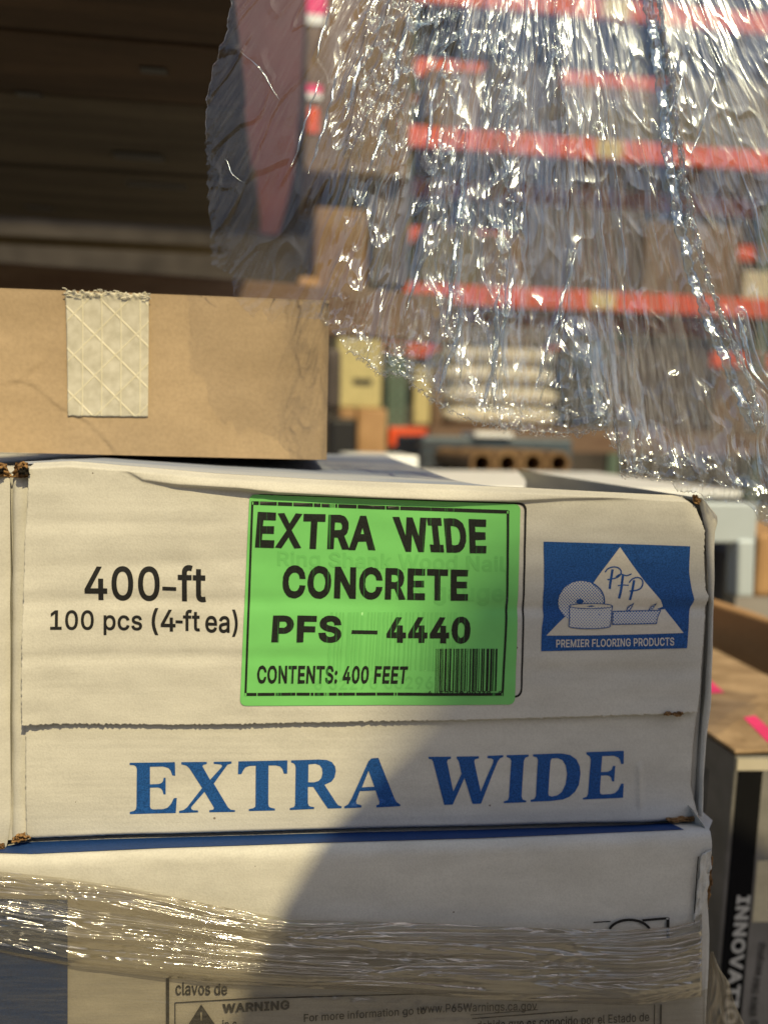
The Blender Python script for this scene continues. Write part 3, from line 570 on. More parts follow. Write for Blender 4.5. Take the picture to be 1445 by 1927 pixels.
def inside(pt, poly):
    x, y = pt
    c = False
    for (x0, y0), (x1, y1) in zip(poly, poly[1:] + poly[:1]):
        if (y0 > y) != (y1 > y) and x < (x1 - x0) * (y - y0) / (y1 - y0) + x0:
            c = not c
    return c

def fatten(p, b, sg):
    # push an outline outwards by b (counters shrink) with limited mitres
    if not b:
        return p
    n = len(p)
    sgn = 1 if sg > 0 else -1
    out = []
    for i in range(n):
        a, c, d = p[i - 1], p[i], p[(i + 1) % n]
        def nrm(u, v):
            dx, dy = v[0] - u[0], v[1] - u[1]
            l = math.hypot(dx, dy) or 1e-9
            return dy / l * sgn, -dx / l * sgn
        n0, n1 = nrm(a, c), nrm(c, d)
        mx, my = n0[0] + n1[0], n0[1] + n1[1]
        q = mx * mx + my * my
        k = min(2.0 / max(q, 1e-6), 1.6)
        out.append((c[0] + mx * k * b, c[1] + my * k * b))
    return out

def text_groups(s, spacing, bold=0.0):
    out = []
    x = 0.0
    for ch in s:
        adv, polys = GLYPHS[ch]
        if polys:
            sg = area2(max(polys, key=lambda p: abs(area2(p))))
            outers = [p for p in polys if area2(p) * sg > 0]
            holes = [p for p in polys if area2(p) * sg < 0]
            gl = []
            for o in outers:
                grp = [o] + [h for h in holes if inside(h[0], o)]
                gl.append([[(px + x, py) for px, py in fatten(p, bold, sg)] for p in grp])
            out.append(gl)
        x += adv / 1000 * spacing + bold * 1.2
    return out

def wind(pt, poly):
    x, y = pt
    w_ = 0
    for (x0, y0), (x1, y1) in zip(poly, poly[1:] + poly[:1]):
        if (y0 > y) != (y1 > y) and x < (x1 - x0) * (y - y0) / (y1 - y0) + x0:
            w_ += 1 if y1 > y0 else -1
    return w_

def fill(groups, winding=False):
    """groups: each a list of outlines filled even-odd; the union of all groups becomes one flat mesh"""
    from mathutils.geometry import delaunay_2d_cdt
    vs, es = [], []
    for g in groups:
        for p in g:
            b = len(vs)
            vs += [Vector(q) for q in p]
            es += [(b + k, b + (k + 1) % len(p)) for k in range(len(p))]
    vo, eo, fo = delaunay_2d_cdt(vs, es, [], 0, 1e-7)[:3]
    keep = []
    for f in fo:
        c = ((vo[f[0]].x + vo[f[1]].x + vo[f[2]].x) / 3, (vo[f[0]].y + vo[f[1]].y + vo[f[2]].y) / 3)
        for g in groups:
            if (sum(wind(c, p) for p in g) != 0) if winding else (sum(inside(c, p) for p in g) % 2):
                keep.append(f)
                break
    return vo, keep

def fill_mesh(list_of_groups, winding=False):
    """each entry of the list is filled on its own (letters never touch each other)"""
    verts, faces = [], []
    for groups in list_of_groups:
        v, f = fill(groups, winding)
        b = len(verts)
        verts += [(q.x, q.y, 0) for q in v]
        faces += [[b + k for k in t] for t in f]
    me = bpy.data.meshes.new('print')
    me.from_pydata(verts, [], faces)
    return me

def text_print(name, s, quad, mapf, mat, parent, off, bold=0.0, spacing=1.0, rough_edge=0.0):
    """quad: px TL, TR, BR, BL of the inked bounds"""
    me = fill_mesh(text_groups(s, spacing, bold), True)
    n = len(me.vertices)
    co = np.zeros(n * 3)
    me.vertices.foreach_get('co', co)
    co = co.reshape(-1, 3)
    lo, hi = co.min(0), co.max(0)
    u = (co[:, 0] - lo[0]) / (hi[0] - lo[0])
    v = (hi[1] - co[:, 1]) / (hi[1] - lo[1])
    q = np.array(quad, float)
    xy = ((q[0] * (1 - u)[:, None] + q[1] * u[:, None]) * (1 - v)[:, None] + (q[3] * (1 - u)[:, None] + q[2] * u[:, None]) * v[:, None])
    if rough_edge:
        xy[:, 0] += rough_edge * perlin(xy[:, 0] / 3.1, xy[:, 1] / 3.1, 31)
        xy[:, 1] += rough_edge * perlin(xy[:, 0] / 3.1, xy[:, 1] / 3.1, 32)
    me.vertices.foreach_set('co', np.concatenate([xy, co[:, 2:3]], 1).ravel())
    return put(name, me, mapf, mat, parent, off)

def shape_print(name, polys, mapf, mat, parent, off, step=14.0, apart=False):
    me = fill_mesh([[[p] for p in polys]] if apart else [[polys]])
    return put(name, me, mapf, mat, parent, off, step)

def stroke(path, wd):
    """ribbon outline along a px path; wd width (or list)"""
    n = len(path)
    L, Rr = [], []
    for i, (x, y) in enumerate(path):
        x0, y0 = path[max(i - 1, 0)]
        x1, y1 = path[min(i + 1, n - 1)]
        l = math.hypot(x1 - x0, y1 - y0) or 1
        nx, ny = -(y1 - y0) / l, (x1 - x0) / l
        ww = (wd[i] if isinstance(wd, (list, tuple)) else wd) / 2
        L.append((x + nx * ww, y + ny * ww))
        Rr.append((x - nx * ww, y - ny * ww))
    return L + Rr[::-1]

def smooth_path(pts, k=8):
    out = []
    n = len(pts)
    for i in range(n - 1):
        p0, p1, p2, p3 = [np.array(pts[max(0, min(n - 1, j))], float) for j in (i - 1, i, i + 1, i + 2)]
        for a in range(k):
            t = a / k
            out.append(tuple(0.5 * ((2 * p1) + (-p0 + p2) * t + (2 * p0 - 5 * p1 + 4 * p2 - p3) * t * t + (-p0 + 3 * p1 - 3 * p2 + p3) * t**3)))
    out.append(tuple(pts[-1]))
    return out

def rrect(q, r, k=6):
    """rounded px quad TL,TR,BR,BL"""
    out = []
    n = 4
    for i in range(n):
        p, a, b = np.array(q[i], float), np.array(q[i - 1], float), np.array(q[(i + 1) % n], float)
        da, db = (a - p) / np.linalg.norm(a - p), (b - p) / np.linalg.norm(b - p)
        for j in range(k + 1):
            t = j / k
            s = p + da * r * (1 - t)**2 + db * r * t**2
            out.append(tuple(s))
    return out

def ell(cx, cy, rx, ry, n=48, a0=0, a1=360):
    return [(cx + rx * math.cos(R_(a0 + (a1 - a0) * i / (n - (0 if a1 - a0 == 360 else 1)))), cy + ry * math.sin(R_(a0 + (a1 - a0) * i / (n - (0 if a1 - a0 == 360 else 1))))) for i in range(n)]

# ================================================================= SETTING
def struct(o):
    o['kind'] = 'structure'
    return o
M_GROUND = board('yard_concrete', (0.20, 0.18, 0.155), (0.30, 0.275, 0.24), 0.9, (1.5, 1.5, 1.5), 60, 0.4)
struct(box('ground', (-80, -80, -0.3), (80, 120, 0.0), M_GROUND))

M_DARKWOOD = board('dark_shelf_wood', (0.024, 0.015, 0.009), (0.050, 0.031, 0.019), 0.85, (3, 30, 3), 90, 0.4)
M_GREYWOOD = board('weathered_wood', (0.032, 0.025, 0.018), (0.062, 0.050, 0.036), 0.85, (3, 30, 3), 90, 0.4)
M_BROWNBOARD = board('brown_beam', (0.13, 0.08, 0.055), (0.19, 0.13, 0.09), 0.8, (4, 20, 20), 90, 0.3)
M_SHEDWALL = board('shed_wall_sheet', (0.035, 0.03, 0.028), (0.07, 0.06, 0.055), 0.8, (2, 2, 2), 40, 0.3)
M_ORANGE = paint('orange_rack_paint', (0.70, 0.085, 0.022), 0.45, 0, 0.18, 14)
M_GREENPOST = paint('green_rack_paint', (0.10, 0.15, 0.115), 0.5, 0, 0.25, 14)
M_MAROON = paint('maroon_paint', (0.065, 0.007, 0.007), 0.55, 0, 0.3, 12)
M_CREAM = board('cream_card', (0.52, 0.46, 0.30), (0.66, 0.60, 0.43), 0.8, (8, 8, 8), 200, 0.1)
M_YELLOWCREAM = paint('yellowed_panel', (0.50, 0.43, 0.20), 0.6)
M_TAN = board('tan_card', (0.36, 0.21, 0.10), (0.46, 0.28, 0.14), 0.8, (8, 8, 8), 200, 0.1)
M_ROLL = board('paper_roll_card', (0.17, 0.10, 0.05), (0.27, 0.17, 0.085), 0.85, (8, 8, 8), 200, 0.1)
M_DARK = paint('black_plastic', (0.018, 0.018, 0.020), 0.5)
M_SLATE = paint('slate_sheets', (0.06, 0.085, 0.11), 0.5, 0, 0.3, 20)
M_GREYGOODS = paint('grey_goods', (0.075, 0.06, 0.055), 0.6, 0, 0.4, 8)
M_BROWNGOODS = paint('brown_goods', (0.17, 0.11, 0.065), 0.7, 0, 0.4, 8)
M_OLIVEGOODS = paint('olive_goods', (0.13, 0.11, 0.06), 0.7, 0, 0.4, 8)
M_PALEGOODS = paint('pale_goods', (0.55, 0.50, 0.40), 0.6, 0, 0.25, 8)
M_WHITEPAINT = paint('white_enamel', (0.80, 0.83, 0.85), 0.35, 0, 0.08, 8)
M_PALEMETAL = paint('pale_blue_metal', (0.52, 0.60, 0.66), 0.35, 0.2, 0.12, 8)
M_PINK = paint('pink_paper', (0.80, 0.05, 0.20), 0.7, 0, 0.15, 40)
M_PLATE = paint('cream_sticker', (0.62, 0.50, 0.22), 0.5, 0, 0.1, 30)

# open shed behind, wall only; unseen roof added to keep it dark
sh = thing('storage_shed', 'dark open storage shed standing behind the orange pallet rack', 'shed', (0, 8.5, 0))
box('wall', (-9, 8.5, 0.0), (14, 8.6, 6.0), M_SHEDWALL, sh)
box('roof', (-9, 5.6, 6.0), (14, 8.8, 6.1), M_SHEDWALL, sh)

# ---------------------------------------------------------------- pallet rack
YR, YRB = 4.5, 5.25
def zb(y, Y, x=800):
    return P(x, y, Y).z
rack = thing('pallet_rack', 'tall pallet rack with green upright and orange beams', 'rack', (P(745, 830, YR).x, YR, 0))
xp0, xp1 = P(729, 760, YR).x, P(764, 760, YR).x
def upright(x0, x1, Y):
    bm = bmesh.new()
    h = 4.6
    wd = x1 - x0
    # channel section: web to the front, two flanges, punched holes as real slots in the web
    pitch, hw, hh = 0.05, 0.012, 0.018
    n = int(h / pitch)
    def quad(a, b, c, d):
        bm.faces.new([bm.verts.new(p) for p in (a, b, c, d)])
    cols = [x0, x0 + wd * 0.3 - hw, x0 + wd * 0.3 + hw, x0 + wd * 0.7 - hw, x0 + wd * 0.7 + hw, x1]
    for i in range(n):
        z0, z1, z2 = i * pitch, i * pitch + hh, (i + 1) * pitch
        for k in range(5):
            a, b = cols[k], cols[k + 1]
            if k in (1, 3):
                quad((a, Y, z1), (b, Y, z1), (b, Y, z2), (a, Y, z2))
            else:
                quad((a, Y, z0), (b, Y, z0), (b, Y, z2), (a, Y, z2))
    for x in (x0, x1):
        quad((x, Y, 0), (x, Y + 0.07, 0), (x, Y + 0.07, h), (x, Y, h))
    me = bpy.data.meshes.new('upright')
    bm.to_mesh(me)
    bm.free()
    o = link('upright', me, M_GREENPOST, rack)
    return o
for xx in (0.0, 2.75):
    for yy in (YR, YRB):
        upright(xp0 + xx, xp1 + xx, yy)
xb0, xb1 = xp0 + 0.01, xp0 + 2.80
bh = 0.055
levels = [zb(822, YR, 760), zb(552, YR, 760), zb(262, YR, 800), zb(10, YR, 1000)]
for z in levels:
    a = box('beam', (xb0, YR - 0.045, z - bh), (xb1, YR - 0.003, z + bh), M_ORANGE, rack, 0.004)
    box('beam', (xb0, YRB + 0.075, z - bh), (xb1, YRB + 0.115, z + bh), M_ORANGE, rack, 0.004)
    xl = P(1140, 300, YR).x
    box('label_plate', (xl - 0.08, YR - 0.049, z - 0.045), (xl + 0.08, YR - 0.046, z + 0.05), M_PLATE, a)
    if z != levels[0]:
        continue
# board decks of the bays
for z in levels[:3]:
    box('shelf_board', (xb0 + 0.02, YR + 0.08, z + bh + 0.002), (xb1, YRB + 0.06, z + bh + 0.02), M_BROWNBOARD, rack)

box('front_plank', (P(803, 815, YR).x, YR - 0.09, levels[0] - 0.07), (xb1, YR - 0.05, levels[0] + 0.075), M_BROWNBOARD, rack)
rk2 = thing('pallet_rack', 'dim red rack standing behind the orange rack, seen between its goods', 'rack', (1.0, 7.2, 0))
for zz in (P(900, 448, 7.2).z, P(900, 660, 7.2).z, P(900, 205, 7.2).z):
    box('beam', (P(690, 450, 7.2).x, 7.2, zz - 0.07), (P(1700, 450, 7.2).x, 7.25, zz + 0.07), M_ORANGE, rk2)
for px_ in (690, 1180, 1690):
    xx = P(px_, 450, 7.2).x
    box('upright', (xx - 0.05, 7.26, 0), (xx + 0.05, 7.34, 4.5), M_GREENPOST, rk2)

# goods on the rack: (name, label, cat, material, x0,y0,x1,y1 px at YR+.1)
def goods(name, label, cat, m, x0, y0, x1, y1, Y, d, base=None, lid=None, group=None):
    xm = (x0 + x1) / 2
    xa, xb_ = P(x0, y1, Y).x, P(x1, y1, Y).x
    zt = P(xm, y0, Y).z
    zo = base if base is not None else P(xm, y1, Y).z
    t = thing(name, label, cat, ((xa + xb_) / 2, Y + d / 2, zo), group)
    box('body', (xa, Y, zo), (xb_, Y + d, zt), m, t, min(0.012, (zt - zo) * 0.1))
    if lid:
        hh = (zt - zo)
        box('lid', (xa - 0.006, Y - 0.006, zt - hh * 0.22), (xb_ + 0.006, Y + d + 0.006, zt + 0.004), lid, t, 0.004)
    return t
b0, b1, b2 = [z + bh + 0.021 for z in levels[:3]]
YG = YR + 0.12
rng0 = random.Random(2)
M_SACK = board('cream_sack', (0.62, 0.57, 0.43), (0.78, 0.73, 0.58), 0.7, (9, 9, 30), 120, 0.4)
sk_x0, sk_x1 = P(832, 720, YG).x, P(1058, 720, YG).x
sk_n = 5
sk_h = (P(945, 608, YG).z - b0) / sk_n
for k in range(sk_n):
    lab = ('bottom cream sack of the stack on the lower rack shelf', 'second cream sack from the bottom of the shelf stack', 'middle cream sack of the stack on lower rack shelf', 'fourth cream sack from the bottom of the shelf stack', 'topmost cream sack of the stack on the lower rack shelf')[k]
    z0 = b0 + k * sk_h
    ox = rng0.uniform(-0.02, 0.02)
    me_ = bpy.data.meshes.new('sack')
    bm = bmesh.new()
    nU, nV = 28, 12
    vv_ = []
    for a in range(nV + 1):
        ph = -math.pi / 2 + math.pi * a / nV
        row = []
        for b in range(nU):
            th = 2 * math.pi * b / nU
            sx_ = math.copysign(abs(math.cos(th))**0.35, math.cos(th)) * max(0.0, math.cos(ph))**0.4
            sy_ = math.copysign(abs(math.sin(th))**0.35, math.sin(th)) * max(0.0, math.cos(ph))**0.4
            row.append(bm.verts.new(((sk_x0 + sk_x1) / 2 + ox + sx_ * (sk_x1 - sk_x0) / 2, YG + 0.27 + sy_ * 0.25, z0 + sk_h * (0.5 + 0.495 * math.copysign(abs(math.sin(ph))**0.8, math.sin(ph))))))
        vv_.append(row)
    for a in range(nV):
        for b in range(nU):
            bm.faces.new((vv_[a][b], vv_[a][(b + 1) % nU], vv_[a + 1][(b + 1) % nU], vv_[a + 1][b]))
    bm.to_mesh(me_)
    bm.free()
    tag(link('sack', me_, M_SACK, None, True), lab, 'sack', 'cream sacks stacked on the rack')
goods('plastic_tub', 'black plastic tub on lower rack shelf between the cream sacks and a grey bale', 'tub', M_DARK, 1070, 650, 1135, 800, YG, 0.45, b0, M_SLATE)
goods('goods_bale', 'dark grey wrapped bale on the lower rack shelf beside the black tub', 'bale', M_GREYGOODS, 1142, 640, 1330, 800, YG, 0.5, b0)
goods('goods_bale', 'brown wrapped bale at the right end of the lower rack shelf', 'bale', M_BROWNGOODS, 1338, 700, 1560, 810, YG, 0.5, b0)
goods('goods_bale', 'olive brown bale at left end of the middle rack shelf', 'bale', M_OLIVEGOODS, 790, 430, 900, 545, YG, 0.5, b1)
goods('stacked_carton', 'brown carton with straight sides on middle rack shelf beside the olive brown bale', 'carton', M_BROWNGOODS, 905, 440, 985, 545, YG, 0.5, b1)
goods('goods_bale', 'charcoal bale in the centre of the middle rack shelf', 'bale', M_GREYGOODS, 992, 390, 1200, 550, YG, 0.5, b1)
goods('goods_bale', 'low brown bale on the middle rack shelf beside the cream bundle', 'bale', M_BROWNGOODS, 1206, 420, 1385, 560, YG, 0.5, b1)
goods('cream_bundle', 'cream bundle standing on the middle rack shelf at far right', 'bundle', M_CREAM, 1395, 512, 1500, 575, YG, 0.4, b1)
goods('goods_bale', 'brown bale at left end of the upper rack shelf', 'bale', M_BROWNGOODS, 800, 130, 905, 262, YG, 0.5, b2)
goods('goods_bale', 'dark olive bale at centre of the upper rack shelf', 'bale', M_OLIVEGOODS, 1060, 165, 1240, 275, YG, 0.5, b2, M_BROWNGOODS)
goods('goods_bale', 'slate grey bale on the upper rack shelf between brown and olive bales', 'bale', M_GREYGOODS, 912, 120, 1052, 265, YG, 0.5, b2)
goods('goods_bale', 'olive green bale at the right end of the upper rack shelf', 'bale', M_OLIVEGOODS, 1255, 150, 1450, 290, YG, 0.5, b2)

# goods left of the upright
t = goods('storage_unit', 'cream cabinet with a dark slot left of the green rack upright', 'cabinet', M_YELLOWCREAM, 634, 630, 717, 768, 4.2, 0.4)
boxpx('slot', 664, 713, 700, 725, 4.198, 0.01, M_DARK, t)
goods('brown_carton', 'orange brown carton under the cream cabinet beside the green upright', 'carton', M_TAN, 671, 769, 726, 875, 4.15, 0.4)
goods('brown_carton', 'narrow brown carton lying over the black bin', 'carton', M_TAN, 640, 769, 669, 788, 4.10, 0.3)
goods('black_bin', 'black bin under the narrow brown carton beside cardboard box', 'bin', M_DARK, 622, 789, 668, 880, 4.0, 0.4)
goods('panel_stack', 'yellowed panel leaning in the rack between the upright and dark boards', 'panel', M_YELLOWCREAM, 777, 690, 808, 806, YG - 0.02, 0.05, b0)
goods('dark_board', 'dark board standing beside the yellowed panel in the rack', 'board', M_BROWNGOODS, 811, 690, 832, 806, YG - 0.02, 0.05, b0)

# lower middle distance, behind the carton top
t = goods('sheet_stack', 'slate blue stack of flat sheets under the orange beam end', 'sheet stack', M_SLATE, 790, 822, 1075, 902, 2.6, 0.6, None)
for yy in (838, 856, 872):
    boxpx('sheet', 786, yy, 906, yy + 4, 2.595, 0.4, M_GREYGOODS, t)
goods('silver_lid', 'small pale lid lying on top of the slate sheet stack', 'lid', M_WHITEPAINT, 893, 813, 965, 823, 2.58, 0.2)
YT = 2.0
for k, lab in enumerate(('tan paper roll end nearest the slate sheet stack', 'second tan paper roll counted from the slate stack', 'third tan paper roll counted from the slate stack', 'tan paper roll farthest from the slate sheet stack')):
    c = P(907 + 48 * k, 872, YT)
    t = thing('paper_roll', lab, 'roll', c, 'paper rolls behind the white carton')
    r1 = abs(P(930, 872, YT).x - P(907, 872, YT).x)
    bm = bmesh.new()
    n = 32
    rings = []
    for (yy, rr) in ((0.5, r1), (0.0, r1), (0.0, r1 * 0.68), (0.45, r1 * 0.66)):
        rings.append([bm.verts.new((c.x + rr * math.cos(2 * math.pi * i / n), c.y + yy, c.z + rr * math.sin(2 * math.pi * i / n))) for i in range(n)])
    for a, b in zip(rings, rings[1:]):
        for i in range(n):
            bm.faces.new((a[i], a[(i + 1) % n], b[(i + 1) % n], b[i]))
    bm.faces.new(rings[-1])
    me = bpy.data.meshes.new('tube')
    bm.to_mesh(me)
    bm.free()
    link('tube', me, M_ROLL, t)
goods('low_bench', 'low dark bench carrying the tan paper rolls and slate sheets', 'bench', M_SLATE, 780, 898, 1140, 960, 1.95, 1.0)

# pale metal table at right
zt = P(1290, 925, 0.95).z
tb = thing('metal_table', 'pale blue metal table with a bright white top right of the carton', 'table', (P(1330, 940, 0.95).x, 1.2, 0))
xa, xc = P(600, 925, 0.95).x, P(1428, 960, 0.95).x
box('tabletop', (xa, 0.99, zt - 0.012), (xc, 1.5, zt), M_WHITEPAINT, tb, 0.003)
boxpx('apron', 1300, 946, 1424, 1022, 0.97, 0.03, M_PALEMETAL, tb, 0.003)
slab('leg', [(1389, 1016), (1386, 1124), (1418, 1124), (1422, 1016)], 0.965, 0.03, M_PALEMETAL, tb, 0.004)
o = boxpx('crossbar', 1330, 940, 1410, 948, 0.985, 0.02, M_DARK, tb)
wb = thing('white_board', 'white board lying on the metal table beside the cardboard box', 'board', (P(720, 885, 1.25).x, 1.25, zt))
box('board', (P(655, 870, 1.25).x, 1.25, zt + 0.001), (P(787, 870, 1.25).x, 1.45, P(720, 857, 1.25).z), M_WHITEPAINT, wb, 0.003)
goods('black_bin', 'black bin standing under the pale metal table', 'bin', M_DARK, 1270, 1022, 1386, 1190, 1.02, 0.3)
goods('brown_carton', 'orange brown carton behind the table leg at the picture edge', 'carton', M_TAN, 1418, 1005, 1560, 1125, 1.05, 0.3)

# brown carton and kraft-topped stack
ztop = P(1400, 1150, 0.80).z
t = thing('brown_carton', 'dark brown carton below the pale metal table leg', 'carton', (P(1420, 1200, 0.8).x, 0.9, P(1400, 1240, 0.8).z))
xa = P(1338, 1180, 0.80).x
slab('body', [(1325, 1128), (1325, 1300), (1520, 1300), (1520, 1190)], [0.86, 0.86, 0.74, 0.74], 0.10, M_TAN, t, 0.004)

# ================================================================= OVERHEAD SHELF (left top)
hz = 0.34 + CAM.z
sf = thing('timber_shelf', 'dark timber shelf deck seen from below at upper left', 'shelf', (-0.3, 1.0, hz))
xr = P(431, 0, 0.62).x
rng = random.Random(3)
yb = 0.50
edges_y = [0.625, 0.74, 0.872, 1.10, 1.365]
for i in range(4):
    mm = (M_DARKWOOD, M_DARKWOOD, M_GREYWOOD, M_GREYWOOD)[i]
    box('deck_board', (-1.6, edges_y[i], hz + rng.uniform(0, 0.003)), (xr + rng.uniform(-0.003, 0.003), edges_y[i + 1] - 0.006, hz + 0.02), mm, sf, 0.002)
M_LITRIM = board('lit_rim_wood', (0.10, 0.075, 0.04), (0.20, 0.15, 0.08), 0.8, (3, 30, 3), 90, 0.4)
bm_ = slab('front_beam', [(-500, 455), (-500, 545), (850, 645), (850, 556)], 1.39, 0.04, M_BROWNBOARD, sf, 0.003)
box('lit_rim', (-1.6, 1.372, P(200, 466, 1.372).z), (P(430, 450, 1.372).x, 1.386, P(200, 452, 1.372).z), M_LITRIM, sf)  # paler strip stands in for light along the deck's far edge
for (x, y) in ((290, 135), (55, 180)):
    c = PZ(x, y, hz - 0.001)
    box('knot', (c.x - 0.012, c.y - 0.006, hz - 0.0006), (c.x + 0.012, c.y + 0.006, hz + 0.001), M_DARK, sf)
for (x, y, l) in ((262, 297, 0.03), (295, 350, 0.04), (75, 392, 0.02)):
    c = PZ(x, y, hz - 0.001)
    box('knot', (c.x - l, c.y - 0.012, hz - 0.0006), (c.x + l, c.y + 0.012, hz + 0.001), M_DARK, sf)

mb = thing('rack_side_plate', 'maroon painted steel plate hanging behind left edge of the plastic', 'plate', (P(500, 200, 1.46).x, 1.46, 1.3))
bm = bmesh.new()
pp = [(330, -150), (330, 415), (440, 415), (500, 440), (524, 440), (552, 330), (566, 180), (582, -150)]
f = [bm.verts.new(P(x, y, 1.46)) for x, y in pp]
fc = bm.faces.new(f)
ex = bmesh.ops.extrude_face_region(bm, geom=[fc])
bmesh.ops.translate(bm, vec=(0, 0.02, 0), verts=[v for v in ex['geom'] if isinstance(v, bmesh.types.BMVert)])
bmesh.ops.recalc_face_normals(bm, faces=bm.faces)
me = bpy.data.meshes.new('plate')
bm.to_mesh(me)
bm.free()
link('plate', me, M_MAROON, mb)

# wrapped cartons between the plate and the rack, behind the plastic
t = goods('stacked_carton', 'tall grey brown carton with pink stickers behind the plastic sheet', 'carton', M_BROWNGOODS, 572, -150, 770, 330, 2.4, 0.5)
boxpx('pink_sticker', 578, -30, 614, 26, 2.396, 0.003, M_PINK, t)
boxpx('white_sticker', 578, 27, 612, 46, 2.396, 0.003, M_WHITEPAINT, t)
boxpx('pink_sticker', 578, 160, 606, 174, 2.396, 0.003, M_PINK, t)
boxpx('white_sticker', 578, 175, 606, 186, 2.396, 0.003, M_WHITEPAINT, t)
boxpx('orange_sticker', 580, 202, 600, 250, 2.396, 0.003, M_ORANGE, t)
goods('stacked_carton', 'tan carton under the grey brown carton behind the plastic', 'carton', M_ROLL, 590, 390, 690, 575, 2.4, 0.5)
goods('stacked_carton', 'dark grey carton beside the tan carton behind the plastic', 'carton', M_GREYGOODS, 696, 332, 768, 540, 2.45, 0.5)
goods('stacked_carton', 'small orange brown carton beneath the larger tan carton', 'carton', M_TAN, 560, 520, 600, 620, 2.3, 0.4)
t = goods('wrapped_bundle', 'grey shiny wrapped bundle behind right edge of the cardboard box', 'bundle', M_GREYGOODS, 612, 655, 641, 770, 2.2, 0.25)

# ================================================================= BROWN BOX ON TOP
YC = 0.436
M_TAPE = None
def tape_mat():
    m, t, b = new_mat('reinforced_paper_tape')
    uv = nd(t, 'ShaderNodeUVMap')
    sp = nd(t, 'ShaderNodeSeparateXYZ')
    t.links.new(uv.outputs[0], sp.inputs[0])
    def line(ax, ay, per, wd, ph):
        c1 = nd(t, 'ShaderNodeMath', operation='MULTIPLY'); c1.inputs[1].default_value = ax / per
        c2 = nd(t, 'ShaderNodeMath', operation='MULTIPLY_ADD'); c2.inputs[1].default_value = ay / per
        c3 = nd(t, 'ShaderNodeMath', operation='ADD'); c3.inputs[1].default_value = ph
        fr = nd(t, 'ShaderNodeMath', operation='FRACT')
        s = nd(t, 'ShaderNodeMath', operation='SUBTRACT'); s.inputs[1].default_value = 0.5
        ab = nd(t, 'ShaderNodeMath', operation='ABSOLUTE')
        lt = nd(t, 'ShaderNodeMapRange')
        lt.inputs['From Min'].default_value = wd / per
        lt.inputs['From Max'].default_value = wd / per * 0.4
        t.links.new(sp.outputs[0], c1.inputs[0])
        t.links.new(sp.outputs[1], c2.inputs[0])
        t.links.new(c1.outputs[0], c2.inputs[2])
        t.links.new(c2.outputs[0], c3.inputs[0])
        t.links.new(c3.outputs[0], fr.inputs[0])
        t.links.new(fr.outputs[0], s.inputs[0])
        t.links.new(s.outputs[0], ab.inputs[0])
        t.links.new(ab.outputs[0], lt.inputs[0])
        return lt.outputs[0]
    ls = [line(1, 0, 0.36, 0.022, 0.15), line(0.72, 0.72, 0.56, 0.024, 0.3), line(0.72, -0.72, 0.56, 0.024, 0.1)]
    acc = ls[0]
    for l in ls[1:]:
        mx = nd(t, 'ShaderNodeMath', operation='MAXIMUM')
        t.links.new(acc, mx.inputs[0]); t.links.new(l, mx.inputs[1])
        acc = mx.outputs[0]
    n1 = nd(t, 'ShaderNodeTexNoise', Scale=5.0, Detail=6.0)
    t.links.new(uv.outputs[0], n1.inputs['Vector'])
    cr = nd(t, 'ShaderNodeValToRGB')
    cr.color_ramp.elements[0].color = (0.46, 0.43, 0.34, 1)
    cr.color_ramp.elements[1].color = (0.62, 0.59, 0.50, 1)
    cr.color_ramp.elements[0].position = 0.3
    cr.color_ramp.elements[1].position = 0.7
    t.links.new(n1.outputs[0], cr.inputs[0])
    mx = nd(t, 'ShaderNodeMix', data_type='RGBA')
    ml = nd(t, 'ShaderNodeMath', operation='MULTIPLY'); ml.inputs[1].default_value = 0.42
    t.links.new(acc, ml.inputs[0])
    t.links.new(ml.outputs[0], mx.inputs[0])
    t.links.new(cr.outputs[0], mx.inputs[6])
    mx.inputs[7].default_value = (0.74, 0.68, 0.47, 1)
    t.links.new(mx.outputs[2], b.inputs['Base Color'])
    b.inputs['Roughness'].default_value = 0.45
    bp = nd(t, 'ShaderNodeBump'); bp.inputs['Strength'].default_value = 0.4; bp.inputs['Distance'].default_value = 0.0005
    t.links.new(acc, bp.inputs['Height'])
    t.links.new(bp.outputs[0], b.inputs['Normal'])
    return m
M_TAPE = tape_mat()

cb = thing('cardboard_box', 'plain brown cardboard box with reinforced tape resting on the white carton', 'cardboard box', P(300, 862, YC))
def box_disp(px, py):
    d = 0.0014 * perlin(px / 260, py / 180, 5) + 0.0005 * perlin(px / 60, py / 90, 6)
    for path in ([(-60, 735), (30, 718), (60, 725), (110, 765), (160, 790), (205, 835), (230, 870)], [(30, 720), (70, 690), (125, 612)]):
        xs = np.array([p[0] for p in path], float); ys = np.array([p[1] for p in path], float)
        for i in range(len(path) - 1):
            ax, ay, bx, by = xs[i], ys[i], xs[i + 1], ys[i + 1]
            l2 = (bx - ax)**2 + (by - ay)**2
            tt = np.clip(((px - ax) * (bx - ax) + (py - ay) * (by - ay)) / l2, 0, 1)
            dd = np.hypot(px - ax - tt * (bx - ax), py - ay - tt * (by - ay))
            side = np.sign((bx - ax) * (py - ay) - (by - ay) * (px - ax))
            d = d - 0.00024 * np.exp(-(dd / 13)**2) * side * 0.7
    # rounded right edge
    d = d - 0.010 * np.clip((px - 598) / 24, 0, 1)**2.2
    return d
nu, nv = 150, 90
u, v = np.meshgrid(np.linspace(0, 1, nu), np.linspace(0, 1, nv))
xl = -70 + 0 * v
xr_ = 622 - 7 * v
px = xl + (xr_ - xl) * u
py = (546 + 0.037 * px) * (1 - v) + (851 + 0.024 * px) * v
base = PA(px.ravel(), py.ravel(), YC)
base[:, 1] -= box_disp(px.ravel(), py.ravel())
me = mesh_np('front_panel', base, grid_faces(nu, nv), np.stack([px.ravel() / 100, -py.ravel() / 100], -1))
link('front_panel', me, M_KRAFT, cb, True)
